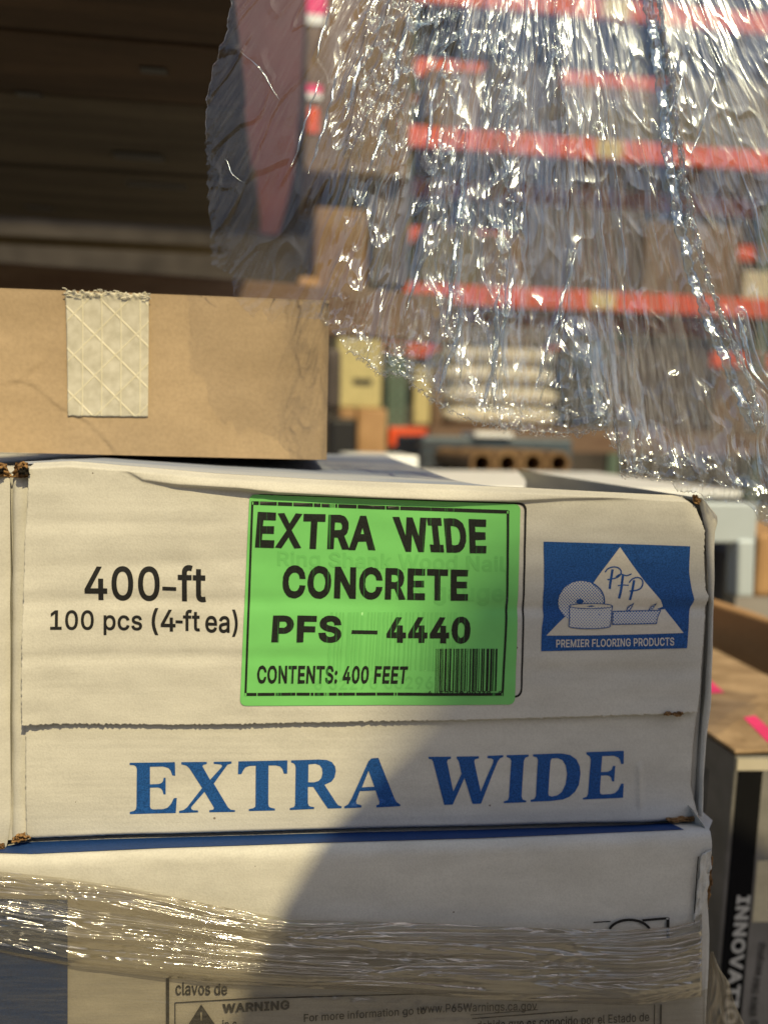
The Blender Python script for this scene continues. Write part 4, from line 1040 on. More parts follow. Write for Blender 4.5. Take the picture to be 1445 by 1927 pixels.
c0, c1 = P(-70, 848, YC), P(617, 866, YC)
t0, t1 = P(-70, 543, YC), P(620, 569, YC)
solid('carton_body', [Vector(t0) + Vector((0, .0115, 0)), Vector(c0) + Vector((0, .0115, 0)), Vector(c1) + Vector((0, .0115, 0)), Vector(t1) + Vector((0, .0115, 0))], (0, 0.185, 0), M_KRAFT, cb)
# top closure and tape running over the edge
solid('top_flap', [t0 + Vector((0, 0.003, 0.0015)), t0 + Vector((0, 0.003, 0)), t1 + Vector((0, 0.003, 0)), t1 + Vector((0, 0.003, 0.0015))], (0, 0.185, 0), M_KRAFT, cb)
nu, nv = 60, 80
u, v = np.meshgrid(np.linspace(0, 1, nu), np.linspace(0, 1, nv))
px = (125 + 5 * v) * (1 - u) + (281 - 1 * v) * u
rag = 6 * perlin(px / 9.0, 0 * px, 11) + 4 * perlin(px / 4.0, 0 * px, 12)
py = (549 + 0.03 * (px - 125) + rag) * (1 - v) + (783 + 0.01 * (px - 125) + 1.2 * perlin(px / 12, 0 * px, 13)) * v
base = PA(px.ravel(), py.ravel(), YC)
base[:, 1] -= box_disp(px.ravel(), py.ravel()) * 0.6 + 0.0012 + (0.003 * np.abs(perlin(px / 14, py / 10, 14)) * np.exp(-((v * 234) / 10.0)**2)).ravel()
me = mesh_np('paper_tape', base, grid_faces(nu, nv), np.stack([px.ravel() / 100, -py.ravel() / 100], -1))
o = link('paper_tape', me, M_TAPE, cb, True)
sm = o.modifiers.new('thick', 'SOLIDIFY'); sm.thickness = 0.0003; sm.offset = -1
# shredded fibres at the torn tape end
bm = bmesh.new()
rg = random.Random(5)
for i in range(30):
    x = rg.uniform(122, 282)
    y = 551 + 0.03 * (x - 125) + rg.uniform(-7, 8)
    a = rg.uniform(-1.2, 1.2)
    l, wdt = rg.uniform(3, 7), rg.uniform(3, 8)
    Yt = YC - rg.uniform(0.0012, 0.0026)
    q = [(x, y), (x + wdt, y + 1), (x + wdt + l * math.sin(a), y - l * 0.5 * math.cos(a)), (x + l * math.sin(a) - 1, y - l * 0.55 * math.cos(a))]
    fr = [bm.verts.new(P(qx, qy, Yt - (0.0006 if k > 1 else 0))) for k, (qx, qy) in enumerate(q)]
    bm.faces.new(fr)
me = bpy.data.meshes.new('frayed_end')
bm.to_mesh(me)
bm.free()
fo = link('frayed_end', me, board('tape_fibre', (0.52, 0.49, 0.40), (0.68, 0.64, 0.54), 0.8, (200, 200, 200), 600, 0.3), o)
sm = fo.modifiers.new('thick', 'SOLIDIFY'); sm.thickness = 0.0004

# ================================================================= MAIN WHITE CARTON
carton = thing('white_carton', 'white carton with green label and blue printed name, on top of the stack', 'carton', P(680, 1560, Y0))

topY = interp([(0, 872), (50, 872), (130, 868), (250, 878), (400, 891), (600, 903), (800, 911), (1000, 919), (1150, 927), (1290, 934), (1335, 955)])
tearY = interp([(30, 1361), (60, 1362), (200, 1363), (330, 1364), (480, 1362), (700, 1358), (900, 1355), (1080, 1350), (1240, 1344), (1330, 1339)])
botY = interp([(0, 1590), (48, 1580), (200, 1574), (600, 1563), (900, 1556), (1200, 1547), (1330, 1538)])
creaseY = interp([(180, 868), (240, 884), (270, 901), (330, 910), (450, 917), (520, 925), (700, 934), (850, 940), (960, 941), (1060, 936), (1330, 930)])
topL = interp([(868, 57), (900, 55), (950, 53), (1000, 50), (1100, 48), (1200, 47), (1365, 46)])
topR = interp([(930, 1302), (950, 1311), (985, 1322), (1000, 1325), (1040, 1324), (1110, 1327), (1123, 1333), (1135, 1329), (1190, 1324), (1240, 1320), (1300, 1316), (1345, 1311)])
botL = interp([(1355, 51), (1480, 52), (1568, 50), (1585, 60)])
botR = interp([(1335, 1311), (1400, 1303), (1480, 1299), (1520, 1308), (1545, 1315)])

def front_disp(px, py):
    d = 0.0008 * perlin(px / 320, py / 130, 1) + 0.00030 * perlin(px / 110, py / 50, 2) + 0.00008 * perlin(px / 400, py / 26, 4) + 0.00016 * perlin(px / 55, py / 40, 19)
    d = d + 0.00004 * perlin(px / 260, py / 11, 3)
    # soft dents along the flutes
    def dent(yc, wdt, amp, xa, xb, xf=80):
        m = sstep(xa - xf, xa + xf, px) * (1 - sstep(xb - xf, xb + xf, px))
        q = py - yc
        return -amp * np.exp(-(q / wdt)**2) * m
    d = d + dent(1131, 16, 0.0007, -100, 700) + dent(1236, 13, 0.0006, -100, 640) + dent(1146, 12, 0.0011, 900, 1400) + dent(1262, 16, 0.0006, 980, 1400)
    d = d + dent(1063, 18, 0.0004, -100, 450) + dent(985, 14, 0.00035, -100, 430)
    d = d + dent(1127, 9, -0.0007, 1180, 1400, 60) + dent(1112, 10, -0.0003, 1000, 1400)
    # the rolled top edge and its crease
    q = py - creaseY(px)
    amp = 0.0036 * sstep(200, 480, px) * (1 - 0.75 * sstep(760, 1080, px)) + 0.0006
    d = d + amp * np.where(q < 0, np.exp(-(np.minimum(q, 0) / 20)**2), np.exp(-(np.maximum(q, 0) / 4.2)**2)) * sstep(-60, -2, q)
    # edge rolls back over the top
    tq = py - topY(px)
    d = d - 0.006 * (1 - sstep(0, 10, tq))
    d = d + 0.0030 * np.exp(-np.maximum(px - 46, 0) / 45.0) * sstep(900, 1250, py) + 0.0008 * np.exp(-np.maximum(px - 46, 0) / 45.0)
    # right corner folds back
    d = d - 0.004 * sstep(1285, 1325, px) * (1 - sstep(935, 1010, py))
    return d

def map_front(px, py, off=0.0):
    p = PA(px, py, Y0)
    p[:, 1] -= front_disp(np.asarray(px, float), np.asarray(py, float)) + off
    return p

def flap_disp(px, py):
    flare = 0.0022 * np.exp(-np.maximum(px - 46, 0) / 40.0) * (1 - sstep(1480, 1575, py))
    d = 0.0005 * perlin(px / 300, py / 120, 8) + 0.00018 * perlin(px / 80, py / 50, 9) + 0.00006 * perlin(px / 260, py / 9, 10)
    d = d + flare - 0.0010 * sstep(botY(px) - 8, botY(px), py)**2
    # pull-in beside the fold at the right
    d = d + 0.0012 * np.exp(-((px - 1202) / 5.0)**2) * sstep(1430, 1450, py) * (1 - sstep(1500, 1540, py))
    d = d + 0.0016 * sstep(1500, 1545, py) * np.exp(-((px - 1240) / 90.0)**2)
    return d

def map_flap(px, py, off=0.0):
    p = PA(px, py, Y0 + 0.0030)
    p[:, 1] -= flap_disp(np.asarray(px, float), np.asarray(py, float)) + off
    return p

def patch(name, L, Rg, T, B, nu, nv, mapf, mats, parent, thick=0.0, jagL=0, jagR=0, jagB=0, vpow=1.0):
    u, v = np.meshgrid(np.linspace(0, 1, nu), np.linspace(0, 1, nv)**vpow)
    # iterate: x from side curves at y, y from top/bottom at x
    px = 50 + 1260 * u
    for _ in range(4):
        py = T(px) * (1 - v) + B(px) * v
        px = L(py) * (1 - u) + Rg(py) * u
    ed = np.exp(-((1 - v) * nv / 2.0))
    if jagB:
        py = py + jagB * (perlin(px / 4.5, 0 * px, 21) + 0.7 * perlin(px / 11.0, 0 * px, 22)) * ed
    if jagL:
        px = px + jagL * perlin(0 * py, py / 7.0, 23) * np.exp(-u * nu / 2.0)
    if jagR:
        px = px + jagR * perlin(0 * py, py / 6.0, 24) * np.exp(-(1 - u) * nu / 2.0)
    w3 = mapf(px.ravel(), py.ravel())
    me = mesh_np(name, w3, grid_faces(nu, nv), np.stack([px.ravel() / 100, -py.ravel() / 100], -1))
    o = link(name, me, mats, parent, True)
    if thick:
        sm = o.modifiers.new('thick', 'SOLIDIFY')
        sm.thickness = thick
        sm.offset = -1
        sm.material_offset_rim = 1 if isinstance(mats, (list, tuple)) and len(mats) > 1 else 0
    return o

top_flap = patch('top_flap', topL, topR, topY, tearY, 560, 240, map_front, [M_WHITE, M_EDGE], carton, 0.0010, 1.6, 1.6, 3.2)
bottom_flap = patch('bottom_flap', botL, botR, lambda x: tearY(x) - 26, botY, 420, 110, map_flap, [M_WHITE, M_EDGE], carton, 0.0010, 1.4, 1.2, 1.0)

# recessed inner panel and sides
XL, XR = P(26, 1250, Y0 + 0.005).x, P(1326, 1250, Y0 + 0.005).x
ZT0, ZT1 = P(60, 878, Y0 + 0.012).z, P(1290, 940, Y0 + 0.012).z
ZB = P(48, 1576, Y0).z
ZB1 = P(1310, 1541, Y0).z
solid('carton_body', [(XL, Y0 + 0.0062, ZT0 - 0.003), (XL, Y0 + 0.0062, ZB + 0.002), (XR, Y0 + 0.0062, ZB1 + 0.002), (XR, Y0 + 0.0062, ZT1 - 0.026)], (0, 0.305, 0), M_WHITE, carton, 0.001)
# lid surface: runs back from the rolled front edge
xs = np.linspace(30, 1318, 160)
edge = PA(xs, topY(xs) + 1.5, Y0 + 0.0055)
rows = []
for s in (0.0, 0.004, 0.012, 0.05, 0.15, 0.31):
    r = edge.copy()
    r[:, 1] += s
    flat = CAM.z - 0.0170 - 0.060 * np.clip((xs - 880) / 170, 0, 1)
    k = min(1.0, s / 0.31)
    r[:, 2] = r[:, 2] * (1 - k) + flat * k
    if 0 < s < 0.1:
        r[:, 2] += 0.0012 * np.sin(s * 60) * (1 - np.clip((xs - 900) / 300, 0, 1))
    rows.append(r)
rows = rows[::-1]
allv = np.concatenate(rows)
me = mesh_np('lid', allv, grid_faces(len(xs), len(rows)))
for p_ in me.polygons:
    pass
lid = link('lid', me, [M_TOPBLUE], carton, True)

# left edge strip of the side panel: rounded, with torn corners
def strip(name, Lp, Rp, y0, y1, Yb, bulge, mat, parent, n=9, m=120, jag=0.0, seed=40):
    u, v = np.meshgrid(np.linspace(0, 1, n), np.linspace(0, 1, m))
    py = y0 + (y1 - y0) * v
    px = Lp(py) * (1 - u) + Rp(py) * u
    if jag:
        py = py + jag * perlin(px / 5.0, v * 3, seed) * (np.exp(-v * m / 3) + np.exp(-(1 - v) * m / 3))
    p = PA(px.ravel(), py.ravel(), Yb)
    p[:, 1] -= (bulge * (1 - (2 * u - 1)**2)**0.6 + 0.0006 * perlin(px / 40, py / 70, seed + 1)).ravel()
    me = mesh_np(name, p, grid_faces(n, m), np.stack([px.ravel() / 100, -py.ravel() / 100], -1))
    return link(name, me, mat, parent, True)
cst = lambda a: (lambda y: 0 * y + a)
strip('side_flap', interp([(890, 25), (1580, 23)]), interp([(890, 64), (1580, 62)]), 897, 1576, Y0 + 0.0052, 0.0020, M_WHITE, carton, jag=3)

seamR = interp([(930, 1309), (965, 1319), (1000, 1327), (1040, 1328), (1125, 1331), (1135, 1334), (1200, 1331), (1300, 1326), (1380, 1319), (1460, 1315), (1540, 1313)])
edgeR = interp([(930, 1313), (945, 1326), (960, 1340), (972, 1349), (985, 1349), (1000, 1344), (1040, 1342), (1110, 1341), (1230, 1338), (1330, 1335), (1400, 1326), (1470, 1321), (1540, 1320)])
strip('side_panel_edge', seamR, edgeR, 937, 1534, Y0 + 0.0030, 0.0022, M_WHITE, carton, n=9, m=160, seed=50)
# right outer side of the box
pts_f = PA(edgeR(np.linspace(937, 1534, 60)), np.linspace(937, 1534, 60), Y0 + 0.0030)
vv = []
for s in (0, 0.004, 0.02, 0.15, 0.31):
    q = pts_f.copy()
    q[:, 1] += s
    q[:, 0] = q[:, 0] - (0.001 if s else 0)
    vv.append(q)
allv = np.stack(vv, 1).reshape(-1, 3)
me = mesh_np('side_panel', allv, grid_faces(5, 60))
link('side_panel', me, M_WHITE, carton, True)

# torn brown corner plugs
def crumple(name, q, Y, amp, mat, parent, seed, n=22, m=16):
    u, v = np.meshgrid(np.linspace(0, 1, n), np.linspace(0, 1, m))
    q = np.array(q, float)
    xy = (q[0] * (1 - u)[..., None] + q[1] * u[..., None]) * (1 - v)[..., None] + (q[3] * (1 - u)[..., None] + q[2] * u[..., None]) * v[..., None]
    px, py = xy[..., 0], xy[..., 1]
    px = px + 2.2 * perlin(u * 5, v * 5, seed)
    py = py + 2.2 * perlin(u * 5, v * 5, seed + 1)
    p = PA(px.ravel(), py.ravel(), Y)
    p[:, 1] -= (amp * (perlin(u * 4, v * 4, seed + 2) + 0.6 * np.abs(perlin(u * 9, v * 8, seed + 3)))).ravel()
    me = mesh_np(name, p, grid_faces(n, m))
    o = link(name, me, mat, parent, False)
    sm = o.modifiers.new('thick', 'SOLIDIFY'); sm.thickness = 0.0008; sm.offset = -1
    return o
crumple('torn_corner', [(30, 871), (51, 870), (57, 898), (24, 899)], Y0 + 0.0015, 0.0022, M_TORN, carton, 60)
o = crumple('hollow_shade', [(37, 881), (55, 881), (55, 893), (36, 892)], Y0 - 0.0022, 0.0004, M_HOLESHADE, carton, 64)  # dark patch painted for the shade inside the torn hole
crumple('torn_corner', [(25, 1577), (46, 1567), (60, 1578), (24, 1585)], Y0 - 0.0008, 0.0016, M_TORN, carton, 68)
crumple('torn_corner', [(1303, 934), (1312, 932), (1316, 948), (1308, 945)], Y0 + 0.0005, 0.001, M_TORN, carton, 72)
crumple('torn_corner', [(1252, 1541), (1312, 1535), (1318, 1545), (1258, 1547)], Y0 + 0.0005, 0.001, M_TORN, carton, 76)
crumple('torn_corner', [(1250, 1342), (1284, 1341.5), (1282, 1346), (1248, 1345)], Y0 - 0.0011, 0.0006, M_TORN, carton, 80, 26, 8)

# ---- prints on the carton
O1 = 0.00022
for word, q, b in (('400', [(160, 1065), (301, 1066), (301, 1132), (160, 1130)], 0.014), ('ft', [(335, 1063), (388, 1064), (388, 1134), (335, 1132)], 0.014),
                   ('100 pcs', [(97, 1147), (268, 1149), (268, 1196), (97, 1193)], 0.013), ('(4', [(286, 1144), (331, 1145), (331, 1196), (286, 1195)], 0.013),
                   ('ft', [(345, 1147), (377, 1147), (377, 1188), (345, 1187)], 0.013), ('ea)', [(387, 1146), (448, 1147), (448, 1198), (387, 1197)], 0.013)):
    text_print('lettering', word, q, map_front, M_BLACK, top_flap, O1, b)
shape_print('lettering', [[(306, 1104), (332, 1105), (332, 1112), (306, 1111)], [(331, 1167), (344.5, 1167.5), (344.5, 1173), (331, 1172.5)]], map_front, M_BLACK, top_flap, O1)

# rounded outline behind the sticker
shape_print('label_outline', [rrect([(478, 929), (991, 946), (982, 1313), (470, 1322)], 16), rrect([(482, 933), (987, 949.5), (979, 1309.5), (474, 1318)], 14)], map_front, M_BLACK, top_flap, O1)

sticker = shape_print('green_label', [rrect([(470, 931), (972, 947), (979, 948), (975, 1000)][:0] or [(470, 930), (979, 949), (968, 1326), (452, 1327)], 13)], map_front, M_LABEL, carton, 0.0004, 8.0)
G, K = 0.00052, 0.00064
text_print('show_through_lettering', 'Ring Shank Wood Nail', [(522, 1036), (950, 1046), (950, 1084), (522, 1072)], map_front, M_GHOST, sticker, G, 0.02)
text_print('show_through_lettering', '15 gauge', [(745, 1094), (948, 1100), (948, 1142), (745, 1136)], map_front, M_GHOST, sticker, G, 0.02)
text_print('show_through_lettering', '6 52270 00296', [(592, 1274), (815, 1272), (815, 1296), (592, 1298)], map_front, M_GHOST, sticker, G, 0.015)
polys = []
rg = random.Random(9)
x = 622
while x < 860:
    wd = rg.choice((2, 3, 3, 5, 7))
    polys.append([(x, 1152), (x + wd, 1152), (x + wd - 6, 1262), (x - 6, 1262)])
    x += wd + rg.choice((3, 4, 5, 7))
shape_print('show_through_barcode', polys, map_front, M_GHOST, sticker, G, 20)

# thermal printed frame, with small gaps where the print head skipped
fr_poly = []
def hseg(x0, y0, x1, y1, wd, gaps):
    cuts = [0.0] + sorted(gaps) + [1.0]
    for a, b in zip(cuts, cuts[1:]):
        a2, b2 = a + 0.002, b - 0.002
        xa, ya, xb2, yb2 = x0 + (x1 - x0) * a2, y0 + (y1 - y0) * a2, x0 + (x1 - x0) * b2, y0 + (y1 - y0) * b2
        fr_poly.append([(xa, ya - wd / 2), (xb2, yb2 - wd / 2), (xb2, yb2 + wd / 2), (xa, ya + wd / 2)])
hseg(474, 946, 957, 963, 6.5, [0.03, .10, .16, .24, .27, .31, .317, .323, .335, .41, .52, .575])
hseg(460, 1305, 946, 1306, 5.5, [0.05, .12, .20, .255, .27, .31, .318, .325, .36, .43, .51, .58, .59])
shape_print('printed_frame', fr_poly + [[(473.5, 943.5), (477.5, 943.5), (464.5, 1308), (460.5, 1308)], [(953, 961), (957.5, 961), (955.5, 1130), (946.5, 1309), (942.5, 1309), (951.5, 1130)]], map_front, M_THERMAL, sticker, K, 10)
text_print('lettering', 'EXTRA', [(485, 963), (708, 971), (706, 1035), (480, 1030)], map_front, M_THERMAL, sticker, K, 0.034, rough_edge=0.8)
text_print('lettering', 'WIDE', [(738, 972), (914, 977), (914, 1041), (750, 1037)], map_front, M_THERMAL, sticker, K, 0.037, rough_edge=0.8)
text_print('lettering', 'CONCRETE', [(533, 1063), (880, 1071), (880, 1131), (531, 1126)], map_front, M_THERMAL, sticker, K, 0.034, rough_edge=0.8)
text_print('lettering', 'PFS', [(514, 1157), (643, 1158), (642, 1209), (511, 1208)], map_front, M_THERMAL, sticker, K, 0.037, rough_edge=0.7)
shape_print('lettering', [[(662, 1185), (710, 1186), (710, 1193), (661, 1192)]], map_front, M_THERMAL, sticker, K)
text_print('lettering', '4440', [(727, 1160), (885, 1160), (884, 1211), (727, 1209)], map_front, M_THERMAL, sticker, K, 0.037, rough_edge=0.7)
text_print('lettering', 'CONTENTS: 400 FEET', [(485, 1251), (768, 1253), (765, 1287), (484, 1285)], map_front, M_THERMAL, sticker, K, 0.026, rough_edge=0.5)
polys = []
rg = random.Random(4)
x = 820.0
i = 0
while x < 937:
    wd = rg.choice((1.2, 1.2, 2.4, 2.4, 3.6, 4.8))
    yb = 1307 if i in (0, 1, 12, 13, 27, 28) else 1300
    polys.append([(x, 1220), (x + wd, 1220), (x + wd - 2.2, yb), (x - 2.2, yb)])
    x += wd + rg.choice((1.2, 1.2, 2.4, 2.4, 3.6))
    i += 1
shape_print('barcode', polys, map_front, M_THERMAL, sticker, K, 25)
text_print('lettering', '4   52270 00738   2', [(804, 1299), (944, 1300), (944, 1308), (804, 1307)], map_front, M_THERMAL, sticker, K + 0.00006, 0.02)

# blue serif name on the bottom flap
def c8(pts):
    return [(x / 2.0014, 1300 + y / 2.0014) for x, y in pts]
def c1(pts):
    return [(700 + x / 1.9396, 1300 + y / 1.9396) for x, y in pts]
E1 = c8([(490, 270), (660, 268), (661, 320), (650, 318), (644, 300), (636, 290), (615, 284), (566, 285), (566, 352), (598, 351), (609, 347), (615, 340), (618, 327), (625, 327), (625, 390), (617, 390), (613, 375), (607, 368), (596, 364), (566, 365), (566, 436), (570, 445), (580, 447), (615, 446), (632, 440), (645, 426), (656, 404), (667, 403), (663, 460), (490, 464), (490, 456), (506, 452), (513, 446), (515, 436), (517, 294), (514, 284), (506, 279), (490, 278)])
X1 = c8([(684, 268), (780, 267), (780, 275), (766, 278), (764, 285), (792, 335), (832, 291), (838, 283), (834, 277), (806, 274), (806, 267), (873, 265), (873, 273), (858, 277), (851, 287), (806, 349), (860, 438), (870, 446), (886, 448), (886, 454), (790, 456), (789, 449), (804, 446), (807, 439), (771, 380), (722, 436), (721, 444), (728, 449), (747, 450), (747, 457), (676, 460), (676, 452), (693, 448), (706, 438), (762, 366), (714, 291), (703, 281), (684, 276)])
T1 = c8([(899, 265), (1083, 261), (1082, 311), (1070, 311), (1064, 293), (1056, 284), (1040, 280), (1012, 280), (1011, 425), (1014, 435), (1022, 439), (1036, 442), (1036, 449), (938, 451), (938, 444), (955, 440), (962, 435), (963, 425), (964, 281), (940, 282), (925, 288), (918, 297), (910, 313), (897, 314)])
R1o = c8([(1097, 261), (1200, 258), (1230, 260), (1250, 268), (1262, 284), (1265, 302), (1260, 325), (1248, 341), (1222, 352), (1266, 420), (1274, 430), (1287, 434), (1286, 441), (1235, 442), (1180, 360), (1160, 360), (1160, 422), (1164, 431), (1171, 434), (1183, 436), (1183, 443), (1092, 447), (1092, 440), (1106, 436), (1111, 430), (1112, 420), (1114, 287), (1111, 276), (1104, 271), (1097, 269)])
R1i = c8([(1162, 276), (1188, 274), (1204, 279), (1213, 291), (1215, 308), (1211, 326), (1200, 338), (1183, 343), (1161, 343)])
A1o = [(699, 1427), (712, 1426), (742, 1502), (746, 1509), (753, 1513.5), (753, 1517), (708, 1519), (708, 1515), (713, 1513), (714, 1508), (706.5, 1487), (677, 1488), (670, 1507), (671, 1512), (680, 1515), (680, 1519), (648, 1520.5), (648, 1517), (655, 1513), (661, 1503), (693, 1433)]
A1i = [(681, 1481), (704.5, 1480), (693.5, 1450)]
W1 = c1([(205, 240), (287, 239), (287, 247), (276, 250), (273, 258), (296, 367), (326, 302), (316, 258), (311, 249), (308, 247), (308, 239), (389, 238), (389, 246), (375, 249), (372, 257), (396, 367), (441, 262), (442, 251), (436, 247), (420, 245), (420, 237), (478, 234), (478, 241), (467, 245), (458, 256), (397, 411), (366, 412), (337, 318), (294, 415), (263, 416), (222, 257), (217, 249), (206, 247)])
I1 = c1([(490, 234), (570, 232), (570, 239), (558, 243), (553, 255), (545, 385), (549, 396), (562, 400), (561, 406), (480, 409), (480, 403), (494, 399), (499, 387), (507, 255), (503, 246), (490, 241)])
D1o = c1([(586, 231), (690, 228), (722, 234), (745, 250), (757, 275), (760, 302), (754, 342), (740, 368), (718, 387), (695, 396), (650, 401), (577, 404), (577, 397), (591, 394), (597, 383), (604, 252), (600, 242), (586, 238)])
D1i = c1([(655, 246), (675, 245), (693, 252), (706, 272), (711, 303), (706, 340), (692, 368), (675, 381), (655, 385), (644, 382), (642, 374), (650, 254)])
E2 = c1([(780, 223), (917, 218), (916, 266), (907, 266), (903, 251), (896, 242), (880, 236), (838, 237), (834, 296), (858, 295), (869, 290), (874, 284), (877, 273), (886, 273), (882, 330), (874, 330), (871, 317), (866, 311), (856, 308), (834, 309), (830, 366), (832, 375), (840, 377), (868, 376), (884, 372), (896, 361), (908, 338), (917, 338), (914, 389), (768, 396), (768, 390), (782, 386), (787, 375), (797, 250), (793, 239), (781, 231)])
shape_print('lettering', [E1, X1, T1, R1o, R1i, A1o, A1i], map_flap, M_BLUE, bottom_flap, O1)
shape_print('lettering', [W1, I1, D1o, D1i, E2], map_flap, M_BLUE, bottom_flap, O1)

# company emblem
def cz(pts):
    k = 505.0 / 1445.0
    return [(940 + x * k, 900 + y * k) for x, y in pts]
badge = shape_print('emblem_panel', [cz([(236, 341), (640, 352), (1023, 366), (1021, 440), (1020, 505), (1027, 560), (1034, 610), (1043, 650), (1040, 670), (1028, 700), (1018, 742), (1015, 800), (1007, 915), (620, 923), (221, 930), (226, 800), (236, 735), (232, 640), (238, 560), (238, 450)])], map_front, M_BLUE, top_flap, 0.00022, 10)
E_1, E_2, E_3 = 0.00034, 0.00046, 0.00058
shape_print('triangle', [cz([(645, 370), (712, 466), (780, 557), (862, 655), (880, 690), (915, 740), (986, 832), (700, 840), (249, 846), (320, 770), (410, 690), (500, 566), (570, 472)])], map_front, M_PAPERWHITE, badge, E_1, 10)
def halftone(name, f=1.0):
    m, t, b = new_mat(name)
    tc = nd(t, 'ShaderNodeTexCoord')
    mp = nd(t, 'ShaderNodeMapping')
    mp.inputs['Rotation'].default_value = (0, R_(45), 0)
    mp.inputs['Scale'].default_value = (880, 880, 880)
    t.links.new(tc.outputs['Object'], mp.inputs[0])
    sp = nd(t, 'ShaderNodeSeparateXYZ')
    t.links.new(mp.outputs[0], sp.inputs[0])
    def frac(o):
        a = nd(t, 'ShaderNodeMath', operation='FRACT'); t.links.new(o, a.inputs[0])
        s = nd(t, 'ShaderNodeMath', operation='SUBTRACT'); s.inputs[1].default_value = 0.5; t.links.new(a.outputs[0], s.inputs[0])
        p = nd(t, 'ShaderNodeMath', operation='POWER'); p.inputs[1].default_value = 2.0
        ab = nd(t, 'ShaderNodeMath', operation='ABSOLUTE'); t.links.new(s.outputs[0], ab.inputs[0]); t.links.new(ab.outputs[0], p.inputs[0])
        return p.outputs[0]
    ad = nd(t, 'ShaderNodeMath', operation='ADD')
    t.links.new(frac(sp.outputs[0]), ad.inputs[0]); t.links.new(frac(sp.outputs[2]), ad.inputs[1])
    mr = nd(t, 'ShaderNodeMapRange'); mr.inputs['From Min'].default_value = 0.08 * f; mr.inputs['From Max'].default_value = 0.14 * f
    t.links.new(ad.outputs[0], mr.inputs[0])
    mx = nd(t, 'ShaderNodeMix', data_type='RGBA')
    t.links.new(mr.outputs[0], mx.inputs[0])
    mx.inputs[6].default_value = (0.03, 0.13, 0.38, 1)
    mx.inputs[7].default_value = (0.60, 0.58, 0.53, 1)
    t.links.new(mx.outputs[2], b.inputs['Base Color'])
    b.inputs['Roughness'].default_value = 0.7
    return m
M_DOT = halftone('halftone_blue')
M_DOT2 = halftone('halftone_light', 0.6)
roll = ell(437, 664, 123, 111, 60)
shape_print('roll_drawing', [cz(roll)], map_front, M_DOT, badge, E_2, 10)
shape_print('roll_drawing', [cz(stroke(ell(452, 666, 110, 112, 40, -70, 20), 4)), cz(stroke(ell(437, 664, 123, 111, 40, -60, 40), 5)), cz(ell(429, 662, 20, 14, 20))], map_front, M_BLUE, badge, E_3, 10, True)
shape_print('roll_drawing', [cz([(377, 690), (400, 680), (450, 674), (530, 672), (590, 678), (606, 686), (596, 745), (588, 795), (560, 804), (480, 808), (400, 804), (368, 794), (372, 750)])], map_front, M_DOT2, badge, E_3, 10)
shape_print('roll_drawing', [cz(ell(490, 688, 112, 12, 40))], map_front, M_PAPERWHITE, badge, E_3 + 0.0001, 10)
E_4 = E_3 + 0.0002
shape_print('roll_drawing', [cz(stroke(ell(490, 688, 115, 14, 60, 0, 359), 3.5)), cz(stroke([(376, 690), (371, 750), (367, 795)], 4)), cz(stroke([(606, 686), (597, 745), (588, 796)], 4)), cz(stroke(ell(478, 793, 111, 13, 30, 0, 180), 4)), cz([(466, 690), (490, 684), (515, 688), (490, 693)])], map_front, M_BLUE, badge, E_4, 10, True)
shape_print('strip_drawing', [cz([(608, 716), (868, 712), (845, 748), (838, 780), (600, 784), (603, 745)])], map_front, M_DOT, badge, E_3, 10)
shape_print('strip_drawing', [cz(stroke([(608, 716), (868, 712)], 4)), cz(stroke([(868, 712), (846, 745), (838, 780)], 4)), cz(stroke([(838, 780), (600, 784)], 4)), cz(stroke([(600, 784), (604, 745), (608, 716)], 4)), cz([(678, 716), (688, 692), (720, 668), (712, 696), (698, 714)]), cz([(798, 714), (812, 692), (844, 670), (832, 697), (818, 712)])], map_front, M_BLUE, badge, E_4, 10, True)
shape_print('strip_drawing', [cz([(684, 712), (692, 696), (712, 677), (705, 696), (695, 710)]), cz([(804, 711), (816, 695), (836, 678), (828, 697), (815, 709)])], map_front, M_DOT, badge, E_4 + 0.0001, 10)
def brush(pts, w):
    return cz(stroke(smooth_path(pts, 6), w))
shape_print('monogram', [brush([(606, 490), (598, 540), (588, 594)], 13), brush([(566, 506), (580, 488), (605, 478), (632, 480), (650, 496), (648, 518), (625, 536), (578, 546)], 7.5)], map_front, M_BLUE, badge, E_2, 10, True)
shape_print('monogram', [brush([(662, 522), (652, 585), (638, 646)], 13), brush([(624, 530), (650, 516), (680, 524), (708, 514)], 7), brush([(632, 578), (660, 574), (692, 576)], 6)], map_front, M_BLUE, badge, E_2, 10, True)
shape_print('monogram', [brush([(722, 548), (710, 600), (696, 654)], 13), brush([(694, 562), (712, 542), (740, 534), (762, 544), (768, 565), (756, 590), (730, 602), (694, 606)], 7.5)], map_front, M_BLUE, badge, E_2, 10, True)
text_print('lettering', 'PREMIER FLOORING PRODUCTS', [(1045.5, 1203), (1267, 1199), (1267, 1214.5), (1045.5, 1218)], map_front, M_PAPERWHITE, badge, E_1, 0.014)

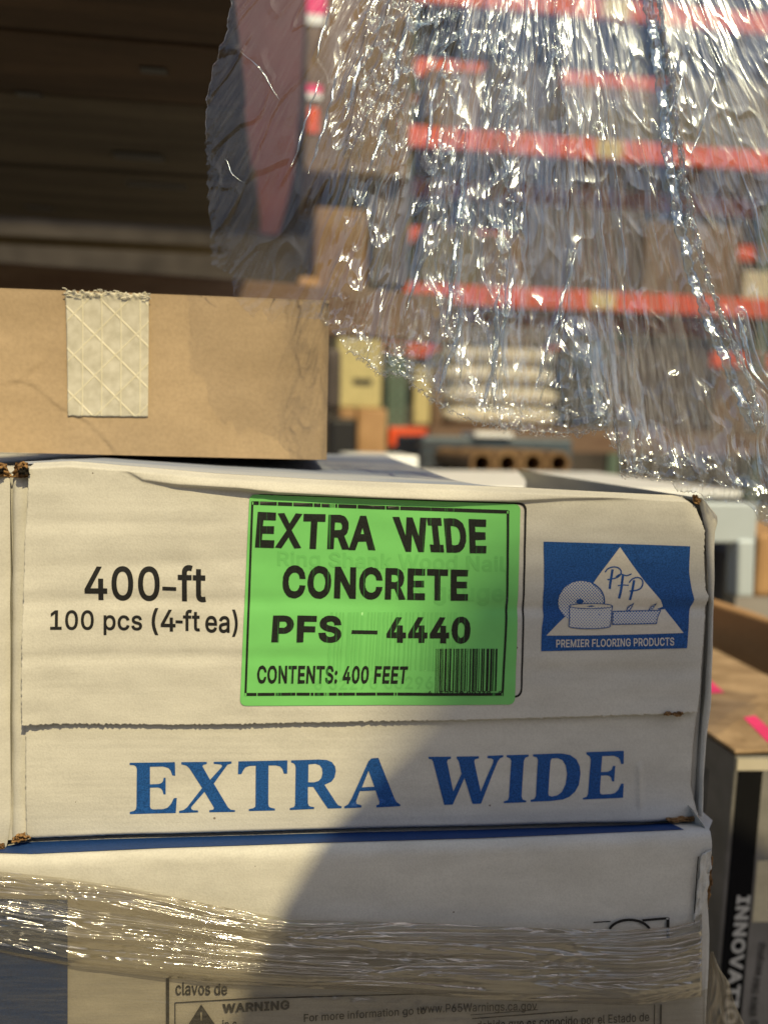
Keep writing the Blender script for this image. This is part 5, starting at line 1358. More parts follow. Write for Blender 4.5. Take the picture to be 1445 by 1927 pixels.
# ================================================================= NEIGHBOUR CARTON (left)
nb = thing('white_carton', 'white carton standing left of the labelled one with torn brown corners', 'carton', P(-60, 1598, Y0))
strip('side_flap', cst(-130.0), interp([(890, 20), (1550, 20), (1590, 14), (1600, 8)]), 896, 1597, Y0 + 0.003, 0.0022, M_WHITE, nb, n=24, jag=3, seed=90)
xn = P(19, 1250, Y0 + 0.004).x
solid('carton_body', [(xn - 0.32, Y0 + 0.004, ZT0 - 0.003), (xn - 0.32, Y0 + 0.004, ZB - 0.003), (xn - 0.001, Y0 + 0.004, ZB - 0.003), (xn - 0.001, Y0 + 0.004, ZT0 - 0.003)], (0, 0.31, 0), M_WHITE, nb)
crumple('torn_corner', [(-20, 871), (14, 872), (20, 896), (-20, 899)], Y0 + 0.001, 0.002, M_TORN, nb, 94)
crumple('hollow_shade', [(-10, 884), (8, 880), (6, 890), (-10, 893)], Y0 - 0.0022, 0.0004, M_HOLESHADE, nb, 97)  # shade of the hole put in as a black patch
crumple('torn_corner', [(-10, 1590), (8, 1588), (8, 1598), (-10, 1604)], Y0 - 0.0012, 0.001, M_TORN, nb, 98)

# ================================================================= LOWER CARTON
low = thing('white_carton', 'white carton under the labelled one, banded with stretch wrap', 'carton', P(680, 1927, Y0))
blueEdge = interp([(-400, 1604), (0, 1606), (60, 1608), (300, 1597), (600, 1587), (900, 1578), (1150, 1568), (1285, 1562), (1345, 1560)])
YL = Y0 - 0.0125
lowR = interp([(1500, 1326), (1545, 1326), (1565, 1336), (1585, 1339), (1600, 1339), (1625, 1336), (1645, 1329), (1700, 1331), (1740, 1334), (1800, 1334), (1870, 1330), (1927, 1326), (2100, 1318)])
nu = 260
us = np.linspace(-420, 1340, nu)
rows = []
rowY = []
yb_ = blueEdge(us)
back = PA(us, botY(us) + 6, Y0 + 0.006)
far = back.copy()
far[:, 1] += 1.2
rows.append((far, us, yb_ - 60))
rows.append((back, us, yb_ - 40))
for k, (dy, dY) in enumerate(((0, 0.0), (5, -0.0012), (10, -0.0022), (16, -0.0030), (23, -0.0035), (32, -0.0037), (60, -0.0036), (100, -0.0033), (140, -0.0032), (200, -0.0034), (270, -0.0036), (400, -0.0036), (560, -0.003))):
    xx = np.minimum(us, lowR(yb_ + dy))
    nzz = 0.0006 * perlin(us / 260, (dy + 0 * us) / 120, 15) + 0.0003 * perlin(us / 40, (dy + 0 * us) / 14, 16) * (1 if dy > 3 else 0)
    rows.append((PA(xx, yb_ + dy, YL + dY - nzz), us, yb_ + dy))
allv = np.concatenate([r[0] for r in rows])
uvs = np.concatenate([np.stack([r[1] / 100, -r[2] / 100], -1) for r in rows])
me = mesh_np('front_panel', allv, grid_faces(nu, len(rows)), uvs)
link('front_panel', me, M_WHITE, low, True)
# right side with crushed bulge
ys = np.concatenate([np.linspace(1548, 1760, 80), np.linspace(1765, 2140, 40)])
cols = []
e0 = PA(lowR(ys), ys, YL - 0.0034)
for k, (s, dx) in enumerate(((0.0, 0), (0.0015, 0.0004), (0.004, 0.0006), (0.009, 0.0004), (0.03, 0.0), (0.3, 0), (1.2, 0))):
    q = e0.copy()
    q[:, 1] += s + (0.012 * np.clip((1585 - ys) / 40, 0, 1))
    q[:, 0] += dx + 0.0008 * perlin(ys / 18, 0 * ys + k, 17) * (1 if 0 < k < 4 else 0)
    cols.append(q)
me = mesh_np('side_panel', np.stack(cols, 1).reshape(-1, 3), grid_faces(len(cols), len(ys)))
link('side_panel', me, M_WHITE, low, True)
# crushed fold beside the right edge and brown torn flute edge
crumple('crushed_fold', [(1318, 1612), (1338, 1598), (1330, 1690), (1306, 1735)], YL - 0.0052, 0.0009, M_WHITE, low, 100, 12, 40)
crumple('torn_edge', [(1331, 1608), (1341, 1612), (1334, 1690), (1328, 1722)], YL - 0.0012, 0.0012, M_TORN, low, 104, 6, 40)
tube('crease_shade', [P(1313, 1612, YL - 0.0049), P(1310, 1650, YL - 0.0050), P(1307, 1700, YL - 0.0050), P(1305, 1738, YL - 0.0050)], 0.00022, M_HOLESHADE, low)  # dark line drawn in for shade along the crease
# blue strip on its top face
u, v = np.meshgrid(np.linspace(0, 1, 200), np.linspace(0, 1, 8))
xs_ = -400 + (1258 + 28 * v + 400) * u
yb_ = blueEdge(xs_)
A_ = PA(xs_.ravel(), (botY(xs_) + 6).ravel(), Y0 + 0.006)
B_ = PA(xs_.ravel(), (yb_ + 0.5 * perlin(xs_ / 9, 0 * xs_, 18)).ravel(), YL - 0.0002)
p = A_ * (1 - v.ravel())[:, None] + B_ * v.ravel()[:, None]
p[:, 2] += 0.0003
me = mesh_np('blue_panel', p, grid_faces(200, 8))
link('blue_panel', me, M_DEEPBLUE, low, True)
# prints on its face
def map_low(px, py, off=0.0):
    return PA(px, py, YL - 0.0046 - off)
L1 = 0.0
shape_print('blue_panel', [[(-300, 1688), (128, 1693), (128, 1990), (-300, 1990)]], map_low, M_DEEPBLUE, low, 0, 30)
shape_print('line_drawing', [stroke([(1116, 1736), (1148, 1734)], 2.2), stroke(ell(1184, 1757, 40, 26, 20, 200, 340), 5), stroke([(1208, 1732), (1257, 1728)], 4.5), [(1253, 1727), (1259, 1727), (1259, 1765), (1253, 1765)]], map_low, M_BLACK, low, 0)
shape_print('line_drawing', [[(313, 1840), (319, 1840), (319, 1990), (313, 1990)], stroke([(330, 1990), (330, 1887), (470, 1879), (880, 1868)], 2.5)], map_low, M_BLACK, low, 0)
text_print('lettering', 'clavos de', [(331, 1848), (428, 1850), (428, 1873), (331, 1873)], map_low, M_BLACK, low, 0, 0.012)
shape_print('warning_triangle', [[(379, 1890), (408, 1932), (350, 1936)], [(377.5, 1904), (381.5, 1904), (380.5, 1921), (378.5, 1921)]], map_low, M_BLACK, low, 0)
text_print('lettering', 'WARNING', [(419, 1889), (545, 1882), (545, 1900), (419, 1907)], map_low, M_BLACK, low, 0, 0.035)
text_print('lettering', 'For more information go to', [(572, 1908), (800, 1893), (800, 1912), (572, 1927)], map_low, M_BLACK, low, 0, 0.01)
text_print('lettering', 'in c', [(419, 1919), (446, 1918), (446, 1935), (419, 1937)], map_low, M_BLACK, low, 0, 0.012)
text_print('lettering', 'www.P65Warnings.ca.gov', [(790, 1890), (1010, 1884), (1010, 1905), (790, 1911)], map_low, M_BLACK, low, 0, 0.008)
for ln, wd_ in (([(885, 1910), (1012, 1900)], 1.6), ([(888, 1917), (1087, 1902)], 2.2), ([(1231, 1890), (1229, 1990)], 2.2), ([(1243, 1890), (1241, 1990)], 4)):
    shape_print('printed_rule', [stroke(ln, wd_)], map_low, M_BLACK, low, 0)
text_print('lettering', 'debido que es conocido por el Estado de', [(897, 1921), (1221, 1905), (1221, 1926), (897, 1944)], map_low, M_BLACK, low, 0, 0.012)

# stack support below the frame
zl = P(600, 2140, YL).z
lowx0, lowx1 = P(-380, 2100, YL).x, P(1318, 2100, YL).x
t = thing('white_carton', 'white carton at the bottom of the stack, below the wrapped one', 'carton', (0, 0.9, 0.15))
box('carton_body', (lowx0, YL - 0.001, 0.151), (lowx1, Y0 + 1.2, zl - 0.002), M_WHITE, t, 0.003)
pl = thing('wooden_pallet', 'wooden pallet carrying the white carton stack', 'pallet', (0, 0.9, 0))
for i in range(5):
    yy = Y0 - 0.02 + i * 0.27
    box('deck_board', (lowx0 - 0.02, yy, 0.128), (lowx1 + 0.02, yy + 0.14, 0.149), M_GREYWOOD, pl, 0.002)
for xx in (lowx0, (lowx0 + lowx1) / 2 - 0.04, lowx1 - 0.09):
    box('stringer', (xx, Y0 - 0.02, 0.0), (xx + 0.09, Y0 + 1.2, 0.126), M_GREYWOOD, pl, 0.002)

# ================================================================= STRETCH WRAP BAND
M_BAND = film('stretch_band_film', refl=0.15, edge=0.8, haze=0.08, hazecol=(0.46, 0.43, 0.35), rough=0.10, streak=(9, 0.4), tint=(0.66, 0.62, 0.54), bump=0.20, hmax=0.44)
M_THIN = film('stretch_thin_film', refl=0.05, edge=0.3, haze=0.13, hazecol=(0.20, 0.19, 0.17), rough=0.14, streak=(12, 0.8), tint=(0.78, 0.75, 0.70), bump=0.25, hmax=0.36)
wrap = thing('stretch_wrap', 'clear stretch wrap band twisted tight around the lower white carton', 'stretch wrap', P(680, 1800, YL))
bandT = interp([(-420, 1600), (0, 1640), (120, 1652), (250, 1672), (400, 1703), (500, 1722), (560, 1731), (760, 1736), (1000, 1746), (1180, 1750), (1260, 1745), (1310, 1733), (1340, 1722)])
bandB = interp([(-420, 1740), (0, 1792), (150, 1822), (400, 1850), (700, 1866), (1000, 1886), (1200, 1892), (1320, 1876), (1340, 1868)])
nu, nv = 900, 170
u, v = np.meshgrid(np.linspace(0, 1, nu), np.linspace(0, 1, nv))
px = -420 + (1338 + 420) * u
T_, B_ = bandT(px), bandB(px)
py = T_ + (B_ - T_) * v
vs = v * 160 + 0.02 * (px - 400)
wv = 5 * perlin(px / 260, vs / 40, 206)
ridge = 0.0020 * ridged(px / 520, (vs + wv) / 34, 201) + 0.0011 * ridged(px / 300, (vs + 1.6 * wv) / 15.0, 202) + 0.00010 * ridged(px / 160, vs / 9, 203) + 0.00016 * perlin(px / 34, vs / 11, 204) + 0.0006 * np.maximum(0, ridged((px + 40 * wv) / 70, vs / 40, 207))
ridge = ridge + 0.0014 * perlin(px / 500, vs / 55, 205)
prof = 0.0055 * np.clip(1 - (2 * v - 1)**4, 0, 1)
Yb = YL - 0.0062 - prof - ridge
p = PA(px.ravel(), py.ravel(), Yb.ravel())
# wrap round the right corner
k = np.clip((px.ravel() - 1316) / 22, 0, 1)
p[:, 1] += 0.014 * k**2
me = mesh_np('rope_band', p, grid_faces(nu, nv), np.stack([px.ravel() / 100, -(vs.ravel()) / 100], -1))
link('rope_band', me, M_BAND, wrap, True)
# band on the right side face
ys2 = np.linspace(0, 1, 60)
cols = []
e = p.reshape(nv, nu, 3)[:, -1, :]
e = e[np.linspace(0, nv - 1, 60).astype(int)]
for s in (0, 0.006, 0.03, 0.3, 1.2):
    q = e.copy()
    q[:, 1] += s
    q[:, 0] += 0.0006 * (s > 0)
    cols.append(q)
me = mesh_np('side_wrap', np.stack(cols, 1).reshape(-1, 3), grid_faces(5, 60), np.zeros((300, 2)))
link('side_wrap', me, M_BAND, wrap, True)
# thin layer below the band
nu, nv = 600, 120
u, v = np.meshgrid(np.linspace(0, 1, nu), np.linspace(0, 1, nv))
px = -420 + (1330 + 420) * u
T_ = bandB(px) - 12
py = T_ + (2120 - T_) * v
d = 0.0006 * ridged(px / 300, (py - 0.06 * px) / 26, 211) + 0.0008 * perlin(px / 160, py / 90, 212)
crk = np.exp(-((px - 760) / 260)**2)
d = d + 0.0006 * ridged((px + py) / 40, (px - py) / 55, 213) * crk
p = PA(px.ravel(), py.ravel(), (YL - 0.0062 - 0.0012 - d).ravel())
me = mesh_np('thin_layer', p, grid_faces(nu, nv), np.stack([px.ravel() / 100, -py.ravel() / 100], -1))
link('thin_layer', me, M_THIN, wrap, True)
# loose tail at the right corner
nu, nv = 70, 90
u, v = np.meshgrid(np.linspace(0, 1, nu), np.linspace(0, 1, nv))
Lx = interp([(1790, 1336), (1850, 1326), (1927, 1322), (2000, 1322)])
Rx = interp([(1790, 1341), (1820, 1352), (1850, 1372), (1890, 1382), (1927, 1400), (2000, 1425)])
py = 1790 + 200 * v
px = Lx(py) * (1 - u) + Rx(py) * u
d = 0.004 * perlin(u * 3, v * 1.4, 221) + 0.0018 * ridged(u * 5 + v * 2, v * 3, 222)
p = PA(px.ravel(), py.ravel(), (YL + 0.003 - d * (0.3 + v)).ravel())
me = mesh_np('loose_tail', p, grid_faces(nu, nv), np.stack([u.ravel(), v.ravel()], -1))
link('loose_tail', me, film('tail_film', refl=0.10, edge=0.5, haze=0.16, hazecol=(0.55, 0.48, 0.36), rough=0.10, streak=(1.5, 6), tint=(0.84, 0.78, 0.68), bump=0.5, hmax=0.5), wrap, True)

# ================================================================= RIGHT: boxes with vertical lettering
M_KTOP = board('kraft_wrap_top', (0.26, 0.175, 0.10), (0.44, 0.31, 0.19), 0.75, (22, 40, 12), 200, 1.0)
YI = 0.52
t = thing('knee_pad_box', 'white and black box with vertical lettering and kraft top', 'box', (P(1420, 1800, YI).x, YI + 0.1, 0.0))
xk = P(1384, 1424, YI).x
zk = P(1400, 1424, YI).z
def mk(x0, x1, y0, y1, name, m, off):
    # tilted strip on the front face, following the box's own upright edges
    lean = -0.088
    q = [(x0 + lean * (y0 - 1424), y0), (x0 + lean * (y1 - 1424), y1), (x1 + lean * (y1 - 1424), y1), (x1 + lean * (y0 - 1424), y0)]
    return slab(name, q, YI - off, 0.0004, m, t)
fr = [P(1384, 1424, YI), P(1384 - 0.088 * 700, 2124, YI), P(1700 - 0.088 * 700, 2124, YI), P(1700, 1424, YI)]
M_SHADEDWHITE = board('shaded_white_card', (0.17, 0.165, 0.155), (0.24, 0.23, 0.22), 0.5, (30, 30, 30), 600, 0.08)  # white card coloured dark grey to stand in for shade
solid('box_body', fr, (0, 0.35, 0), M_SHADEDWHITE, t, 0.002)
fk = [P(1383, 1420, YI), P(1700, 1420, YI)]
zc = P(1400, 1420, YI).z + 0.003
box('kraft_top', (P(1380, 1420, YI).x, YI - 0.001, zc - 0.002), (P(1700, 1420, YI).x, YI + 0.40, zc + 0.001), M_KTOP, t, 0.0008)
for q in ([(1398, 1350), (1420, 1346), (1470, 1392), (1445, 1398)], [(1322, 1276), (1336, 1280), (1362, 1303), (1330, 1305)]):
    pts = [PZ(x, y, zc + 0.0014) for x, y in q]
    bm = bmesh.new()
    bm.faces.new([bm.verts.new(p_) for p_ in pts])
    me = bpy.data.meshes.new('pink_mark')
    bm.to_mesh(me)
    bm.free()
    link('pink_mark', me, M_PINK, t)
mk(1388, 1700, 1428, 1450, 'white_band', M_PALEGOODS, 0.0006)
M_MATTBLACK = paint('matt_black_print', (0.006, 0.006, 0.007), 0.85, 0, 0.2, 40, 0.1)
blk = mk(1391, 1437, 1451, 2110, 'black_panel', M_MATTBLACK, 0.0008)
mk(1442, 1700, 1620, 1735, 'cream_panel', M_CREAM, 0.0006)
# rotated words, reading downwards
def vtext(name, s, x_bottom, x_top, y0, y1, mat, off, bold, lean=-0.11, parent=t):
    def mp(px, py, o=0.0):
        return PA(px, py, YI - off)
    q = [(x_top, y0), (x_top + lean * (y1 - y0), y1), (x_bottom + lean * (y1 - y0), y1), (x_bottom, y0)]
    return text_print(name, s, q, mp, mat, parent, 0, bold)
M_LET = paint('grey_white_ink', (0.50, 0.50, 0.48), 0.5, 0, 0.1, 30)
vtext('lettering', 'INNOVATIONS', 1386, 1412, 1685, 1985, M_LET, 0.0018, 0.035)
vtext('lettering', 'ProKnee', 1428, 1441, 1776, 1836, M_BLACK, 0.0014, 0.02)
vtext('lettering', 'PRO KNEE', 1417, 1430, 1841, 1914, M_BLACK, 0.0014, 0.02)
vtext('lettering', 'CORP', 1413, 1426, 1920, 1962, M_BLACK, 0.0014, 0.02)
# the dark print on the shaded side panel
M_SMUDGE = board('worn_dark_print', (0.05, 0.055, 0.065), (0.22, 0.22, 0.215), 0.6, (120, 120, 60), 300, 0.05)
kx = (fr[1].x - fr[0].x) / (fr[1].z - fr[0].z)
def sx(z):
    return fr[0].x + kx * (z - fr[0].z) - 0.0006
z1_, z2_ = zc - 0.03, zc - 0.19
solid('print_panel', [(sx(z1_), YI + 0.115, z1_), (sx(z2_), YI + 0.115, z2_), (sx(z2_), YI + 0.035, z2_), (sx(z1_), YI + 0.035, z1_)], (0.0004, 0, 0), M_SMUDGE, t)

# ================================================================= TORN HANGING PLASTIC
M_FILM = film('clear_torn_film', refl=0.15, edge=0.95, haze=0.02, hazecol=(0.66, 0.66, 0.70), rough=0.15, streak=(1.1, 15.0), tint=(0.955, 0.955, 0.97), bump=0.14, hmax=0.30, gloss=(0.80, 0.90, 0.97), veil=True)
FX, FY = 1034.0, -776.0
outline = [(437, -60), (437, 0), (428, 60), (405, 120), (391, 180), (388, 260), (391, 330), (395, 420), (401, 498), (418, 510), (434, 515), (440, 560), (452, 572), (475, 598), (492, 578), (510, 612), (528, 588), (560, 598), (600, 602), (640, 640), (650, 664), (668, 668), (690, 680), (712, 706), (735, 702), (760, 708), (782, 728), (810, 752), (830, 768), (858, 778), (884, 792), (930, 803), (1000, 812), (1060, 815), (1130, 808), (1150, 798), (1152, 850), (1160, 888), (1182, 896), (1210, 888), (1240, 900), (1262, 906), (1275, 925), (1310, 926), (1332, 940), (1400, 948), (1425, 985), (1470, 1010), (1560, 1000), (1700, 960), (2000, 880), (2300, 700), (2500, 560)]
ang = np.array([math.atan2(x - FX, y - FY) for x, y in outline])
rad = np.array([math.hypot(x - FX, y - FY) for x, y in outline])
ordr = np.argsort(ang)
ang, rad = ang[ordr], rad[ordr]

def filmY(px):
    return np.interp(px, [380, 620, 1000, 1150, 1300, 1450, 1600, 1800], [0.396, 0.386, 0.381, 0.377, 0.369, 0.357, 0.345, 0.335])

def rope(px, py, path, wdt):
    dmin = np.full(px.shape, 1e9)
    for (ax, ay), (bx, by) in zip(path, path[1:]):
        l2 = (bx - ax)**2 + (by - ay)**2
        tt = np.clip(((px - ax) * (bx - ax) + (py - ay) * (by - ay)) / l2, 0, 1)
        dmin = np.minimum(dmin, np.hypot(px - ax - tt * (bx - ax), py - ay - tt * (by - ay)))
    return np.exp(-(dmin / wdt)**2)

def film_sheet(name, seed, back, rscale, nu, nv, fine, parent, a_lo=None, a_hi=None, cut=0.0):
    al = np.linspace(ang[0] if a_lo is None else a_lo, ang[-1] if a_hi is None else a_hi, nu)
    rb = np.interp(al, ang, rad) * rscale
    jg = 0.03 + 0.97 * sstep(-0.38, -0.26, al)
    rb = rb + jg * (5.0 * perlin(al * 1500 / 9.0, 0 * al, seed + 50) + 3.5 * perlin(al * 1500 / 3.5, 0 * al, seed + 51))
    # start radius: line y = -110
    rs = (-110 - FY) / np.cos(al)
    rs = np.minimum(rs, rb - 4)
    v = np.linspace(0, 1, nv)[:, None]**0.9
    r = rs[None, :] * (1 - v) + rb[None, :] * v
    A = np.broadcast_to(al[None, :], r.shape)
    s = A * 1350.0
    px = FX + r * np.sin(A)
    py = FY + r * np.cos(A)
    Yb = filmY(px) + back - 0.000018 * (py - 450)
    calm = sstep(570, 690, px + 0.06 * np.minimum(py, 300)) * 0.94 + 0.06
    calm = calm * (1 - 0.58 * sstep(1110, 1190, px) * (1 - sstep(560, 760, py)))           # left side is smoother
    cl = rope(px, py, [(790, -110), (745, 60), (690, 190), (650, 330)], 62)
    cl = np.maximum(cl, rope(px, py, [(840, 60), (815, 300), (800, 500), (850, 700), (880, 780)], 34))
    cl = np.maximum(cl, rope(px, py, [(945, 150), (935, 380), (925, 560), (935, 800)], 34))
    cl = np.maximum(cl, 0.9 * rope(px, py, [(1075, 640), (1095, 720), (1115, 800)], 30))
    cl = np.maximum(cl, 0.8 * rope(px, py, [(660, 380), (690, 470), (640, 540)], 45))
    cl = np.maximum(cl, 0.7 * rope(px, py, [(1030, 90), (1040, 150), (1035, 200)], 22))
    cl = np.maximum(cl, 0.7 * rope(px, py, [(1170, 800), (1190, 880)], 30))
    cl = np.maximum(cl, 0.75 * rope(px, py, [(1165, 830), (1260, 870), (1430, 930)], 45))
    loose = 0.18 + 0.82 * sstep(0.12, 0.5, perlin(px / 110, py / 170, seed + 20))
    cr_ = np.maximum(cl, loose * 0.62)
    d = 0.0060 * calm * perlin(s / 150, r / 900, seed) + 0.0020 * calm * perlin(px / 260, py / 300, seed + 1)
    warp = 16 * perlin(s / 55, r / 110, seed + 2)
    wr = 22 * perlin(s / 38, r / 60, seed + 16)
    d = d + calm * (0.0009 + 0.0016 * cl) * ridged((s + warp) / 62, r / 520, seed + 3)
    d = d + calm * fine * (0.00028 + 0.0009 * cl) * ridged((s + warp * 0.8) / 24, r / 260, seed + 4)
    # crumples: sharp little facets, strongest in the bunched columns
    k1 = np.maximum(0, ridged((s + warp) / 58, (r + wr) / 112, seed + 7))
    k2 = np.maximum(0, ridged((s + wr * 0.5) / 29, (r + warp) / 64, seed + 8))
    d = d + calm * fine * cr_ * (0.0044 * k1**1.6 + 0.0017 * k2**1.5)
    top = rope(px, py, [(770, -110), (720, 80), (680, 250)], 60)
    d = d + fine * top * 0.0010 * np.maximum(0, ridged((s + wr) / 20, (r + warp) / 34, seed + 21))
    rl = np.random.RandomState(seed + 60)
    for _q in range(46):
        a0 = rl.uniform(al[0] + 0.06, 0.36)
        r0 = rl.uniform(600, 1450)
        ln = rl.uniform(60, 420)
        ww = rl.uniform(2.2, 5.0)
        tilt = rl.uniform(-0.05, 0.05)
        prof = np.exp(-((s - a0 * 1350 - tilt * (r - r0) - 3 * np.sin(r / 23 + _q)) / ww)**2) * sstep(r0, r0 + 25, r) * (1 - sstep(r0 + ln - 40, r0 + ln, r))
        d = d + rl.uniform(0.0009, 0.0024) * prof * (0.3 + 0.7 * calm)
    d = d + 0.0003 * ridged((px * 0.8 + py * 0.45) / 60, (py * 0.8 - px * 0.45) / 190, seed + 9) * (1 - calm)
    d = d + (1 - calm) * 0.0014 * np.maximum(0, ridged((s + warp) / 80, (r + wr) / 150, seed + 18) - 0.72)
    veil = np.clip(0.22 + 0.78 * sstep(570, 690, px + 0.06 * np.minimum(py, 300)) + 0.8 * np.exp(-(((px - 1200) / 150)**2 + ((py - 720) / 150)**2)) + 0.35 * cl + -0.10 * np.exp(-(((px - 560) / 90)**2 + ((py - 480) / 160)**2)), 0, 2)
    # frilled lower edge
    fe = np.exp(-(rb[None, :] - r) / 26.0)
    d = d + fe * calm * (0.0030 * perlin(s / 13, r / 16, seed + 10) + 0.0012 * perlin(s / 6.0, r / 9, seed + 11))
    # rope folds
    rp = rope(px, py, [(1205, -110), (1222, 20), (1247, 190), (1262, 330), (1296, 500), (1340, 620), (1385, 730), (1402, 800)], 11)
    d = d + rp * (0.0060 + 0.0042 * ridged(s / 16, (r + 2 * (s - 300)) / 34, seed + 12) + 0.0016 * ridged(s / 7, r / 15, seed + 15))
    rp2 = rope(px, py, [(1390, 590), (1404, 660), (1420, 700), (1445, 730)], 6)
    d = d + 0.004 * rp2
    for (x0, y0, x1, y1, ww, hh) in ((790, 60, 700, 330, 9, 0.004), (870, 250, 840, 640, 7, 0.004), (960, 380, 905, 780, 6, 0.0035), (1070, 480, 1005, 760, 5, 0.0035), (930, 440, 925, 790, 9, 0.004), (860, 560, 820, 750, 8, 0.004), (1085, 680, 1105, 800, 8, 0.004), (615, 20, 590, 110, 5, 0.003), (770, -60, 735, 240, 12, 0.004), (830, 120, 800, 380, 8, 0.003), (690, 30, 650, 300, 5, 0.003)):
        d = d + hh * rope(px, py, [(x0, y0), ((x0 + x1) / 2 + 6, (y0 + y1) / 2), (x1, y1)], ww) * (0.75 + 0.5 * perlin(s / 8, r / 24, seed + 13))
    p = PA(px.ravel(), py.ravel(), Yb.ravel())
    p[:, 1] -= d.ravel()
    p[:, 0] += (fe * 0.0012 * perlin(s / 7, r / 12, seed + 14)).ravel()
    uv = np.stack([s.ravel() / 100, r.ravel() / 100], -1)
    me = mesh_np(name, p, grid_faces(nu, nv), uv)
    va = me.attributes.new('veil', 'FLOAT', 'POINT')
    va.data.foreach_set('value', np.ascontiguousarray(veil.ravel(), dtype=np.float32))
    o = link(name, me, M_FILM, parent, True)
    return o, p.reshape(nv, nu, 3)

torn = thing('torn_plastic_sheet', 'crumpled clear plastic sheet torn along its lower edge, hanging above the carton', 'plastic sheet', P(900, 0, 0.36))
f1, pg = film_sheet('front_layer', 300, 0.0, 1.0, 1500, 460, 1.0, torn)
f2, pg2 = film_sheet('back_layer', 400, 0.016, 0.985, 900, 300, 0.8, torn, a_lo=-0.20)
# folds rolled into loose ropes on the face of the sheet
M_ROLLF = film('rolled_film', refl=0.30, edge=0.98, haze=0.05, hazecol=(0.7, 0.7, 0.74), rough=0.17, streak=(3, 3), tint=(0.93, 0.93, 0.95), bump=0.2, hmax=0.30, gloss=(0.80, 0.92, 1.0))
def rolled_fold(path, rpx, seed):
    pts = smooth_path(path, 10)
    P2 = []
    for a, b in zip(pts, pts[1:]):
        k = max(1, int(math.hypot(b[0] - a[0], b[1] - a[1]) / 3.0))
        P2 += [(a[0] + (b[0] - a[0]) * q / k, a[1] + (b[1] - a[1]) * q / k) for q in range(k)]
    P2 = np.array(P2)
    t_ = np.arange(len(P2)) * 3.0
    P2[:, 0] += 5 * perlin(t_ / 50, 0 * t_, seed) + 2.0 * perlin(t_ / 16, 0 * t_, seed + 1)
    c = PA(P2[:, 0], P2[:, 1], filmY(P2[:, 0]) - 0.000018 * (P2[:, 1] - 450) - 0.0065 + 0.0022 * perlin(t_ / 40, 0 * t_ + 3, seed + 2))
    m_ = 14
    th = np.linspace(0, 2 * np.pi, m_ + 1)[None, :]
    env = np.minimum(1, np.minimum(t_ / 40.0, (t_[-1] - t_) / 40.0) + 0.15)[:, None]
    rr = rpx * 0.00026 * env * (1 + 0.55 * perlin(t_[:, None] / 22, th * 0.9, seed + 3) + 0.40 * perlin(t_[:, None] / 9, th * 1.4, seed + 4))
    off = np.stack([np.cos(th) * rr, np.sin(th) * rr * 0.6, 0 * rr], -1)
    v3 = c[:, None, :] + off
    me = mesh_np('rolled_fold', v3.reshape(-1, 3), grid_faces(m_ + 1, len(P2)), np.stack([np.broadcast_to(th, rr.shape).ravel(), np.broadcast_to(t_[:, None] / 100, rr.shape).ravel()], -1))
    return link('rolled_fold', me, M_ROLLF, torn, True)
for k, (path, rp_) in enumerate((
        ([(1205, -110), (1222, 20), (1247, 190), (1262, 330), (1296, 500), (1340, 620), (1385, 730), (1420, 820)], 9),
        ([(1388, 590), (1404, 660), (1420, 700), (1448, 740)], 5),
        ([(876, 300), (862, 420), (850, 540), (838, 640)], 4), ([(968, 500), (950, 600), (925, 700), (905, 780)], 3.2),
        ([(1085, 470), (1060, 560), (1030, 650), (1008, 740)], 2.6), ([(940, 540), (932, 640), (930, 770)], 4),
        ([(870, 600), (845, 680), (822, 745)], 4), ([(1085, 690), (1095, 740), (1104, 800)], 4),
        ([(735, 180), (712, 270), (690, 330)], 3), ([(620, 20), (604, 70), (596, 110)], 2.6), ([(1285, 130), (1265, 200), (1240, 270)], 2.2),
        ([(1345, 140), (1325, 220), (1300, 300)], 2.2), ([(805, 430), (790, 500), (762, 590)], 2.6), ([(1040, 80), (1036, 130), (1020, 190)], 3), ([(452, 96), (490, 130), (528, 190)], 1.4), ([(600, 150), (575, 230), (545, 320)], 1.6), ([(640, 110), (615, 220), (580, 330)], 2.0), ([(425, 300), (440, 330), (462, 345)], 1.5), ([(690, 90), (668, 150), (650, 230)], 3.2), ([(770, 20), (752, 110), (735, 200)], 4.5), ([(838, 100), (815, 190), (800, 300)], 3.2))):
    rolled_fold(path, rp_, 500 + 7 * k)
# beaded torn rim: curled plastic along the lower edge
rim = pg[-1]
M_BEAD = film('curled_film_edge', refl=0.12, edge=0.6, haze=0.10, hazecol=(0.6, 0.6, 0.6), rough=0.08, streak=(1, 1), tint=(0.88, 0.88, 0.88), bump=0.0, hmax=0.2)
rg = random.Random(21)
bm = bmesh.new()
def add_tube(pts, rr, sides=5):
    rings = []
    prev = None
    for i, p_ in enumerate(pts):
        tt = (pts[min(i + 1, len(pts) - 1)] - pts[max(i - 1, 0)])
        if tt.length < 1e-9:
            continue
        tt.normalize()
        a = tt.orthogonal().normalized() if prev is None else (prev - tt * prev.dot(tt)).normalized()
        prev = a
        b = tt.cross(a)
        rings.append([bm.verts.new(p_ + (a * math.cos(k * 2 * math.pi / sides) + b * math.sin(k * 2 * math.pi / sides)) * rr) for k in range(sides)])
    for r0, r1 in zip(rings, rings[1:]):
        for k in range(sides):
            bm.faces.new((r0[k], r0[(k + 1) % sides], r1[(k + 1) % sides], r1[k]))
j0 = int(len(rim) * (-0.552 - ang[0]) / (ang[-1] - ang[0]))
tube('rim_line', [Vector(q) for q in rim[2:j0:3]], 0.00012, M_BEAD, torn, 5)
i0 = int(len(rim) * (-0.26 - ang[0]) / (ang[-1] - ang[0]))
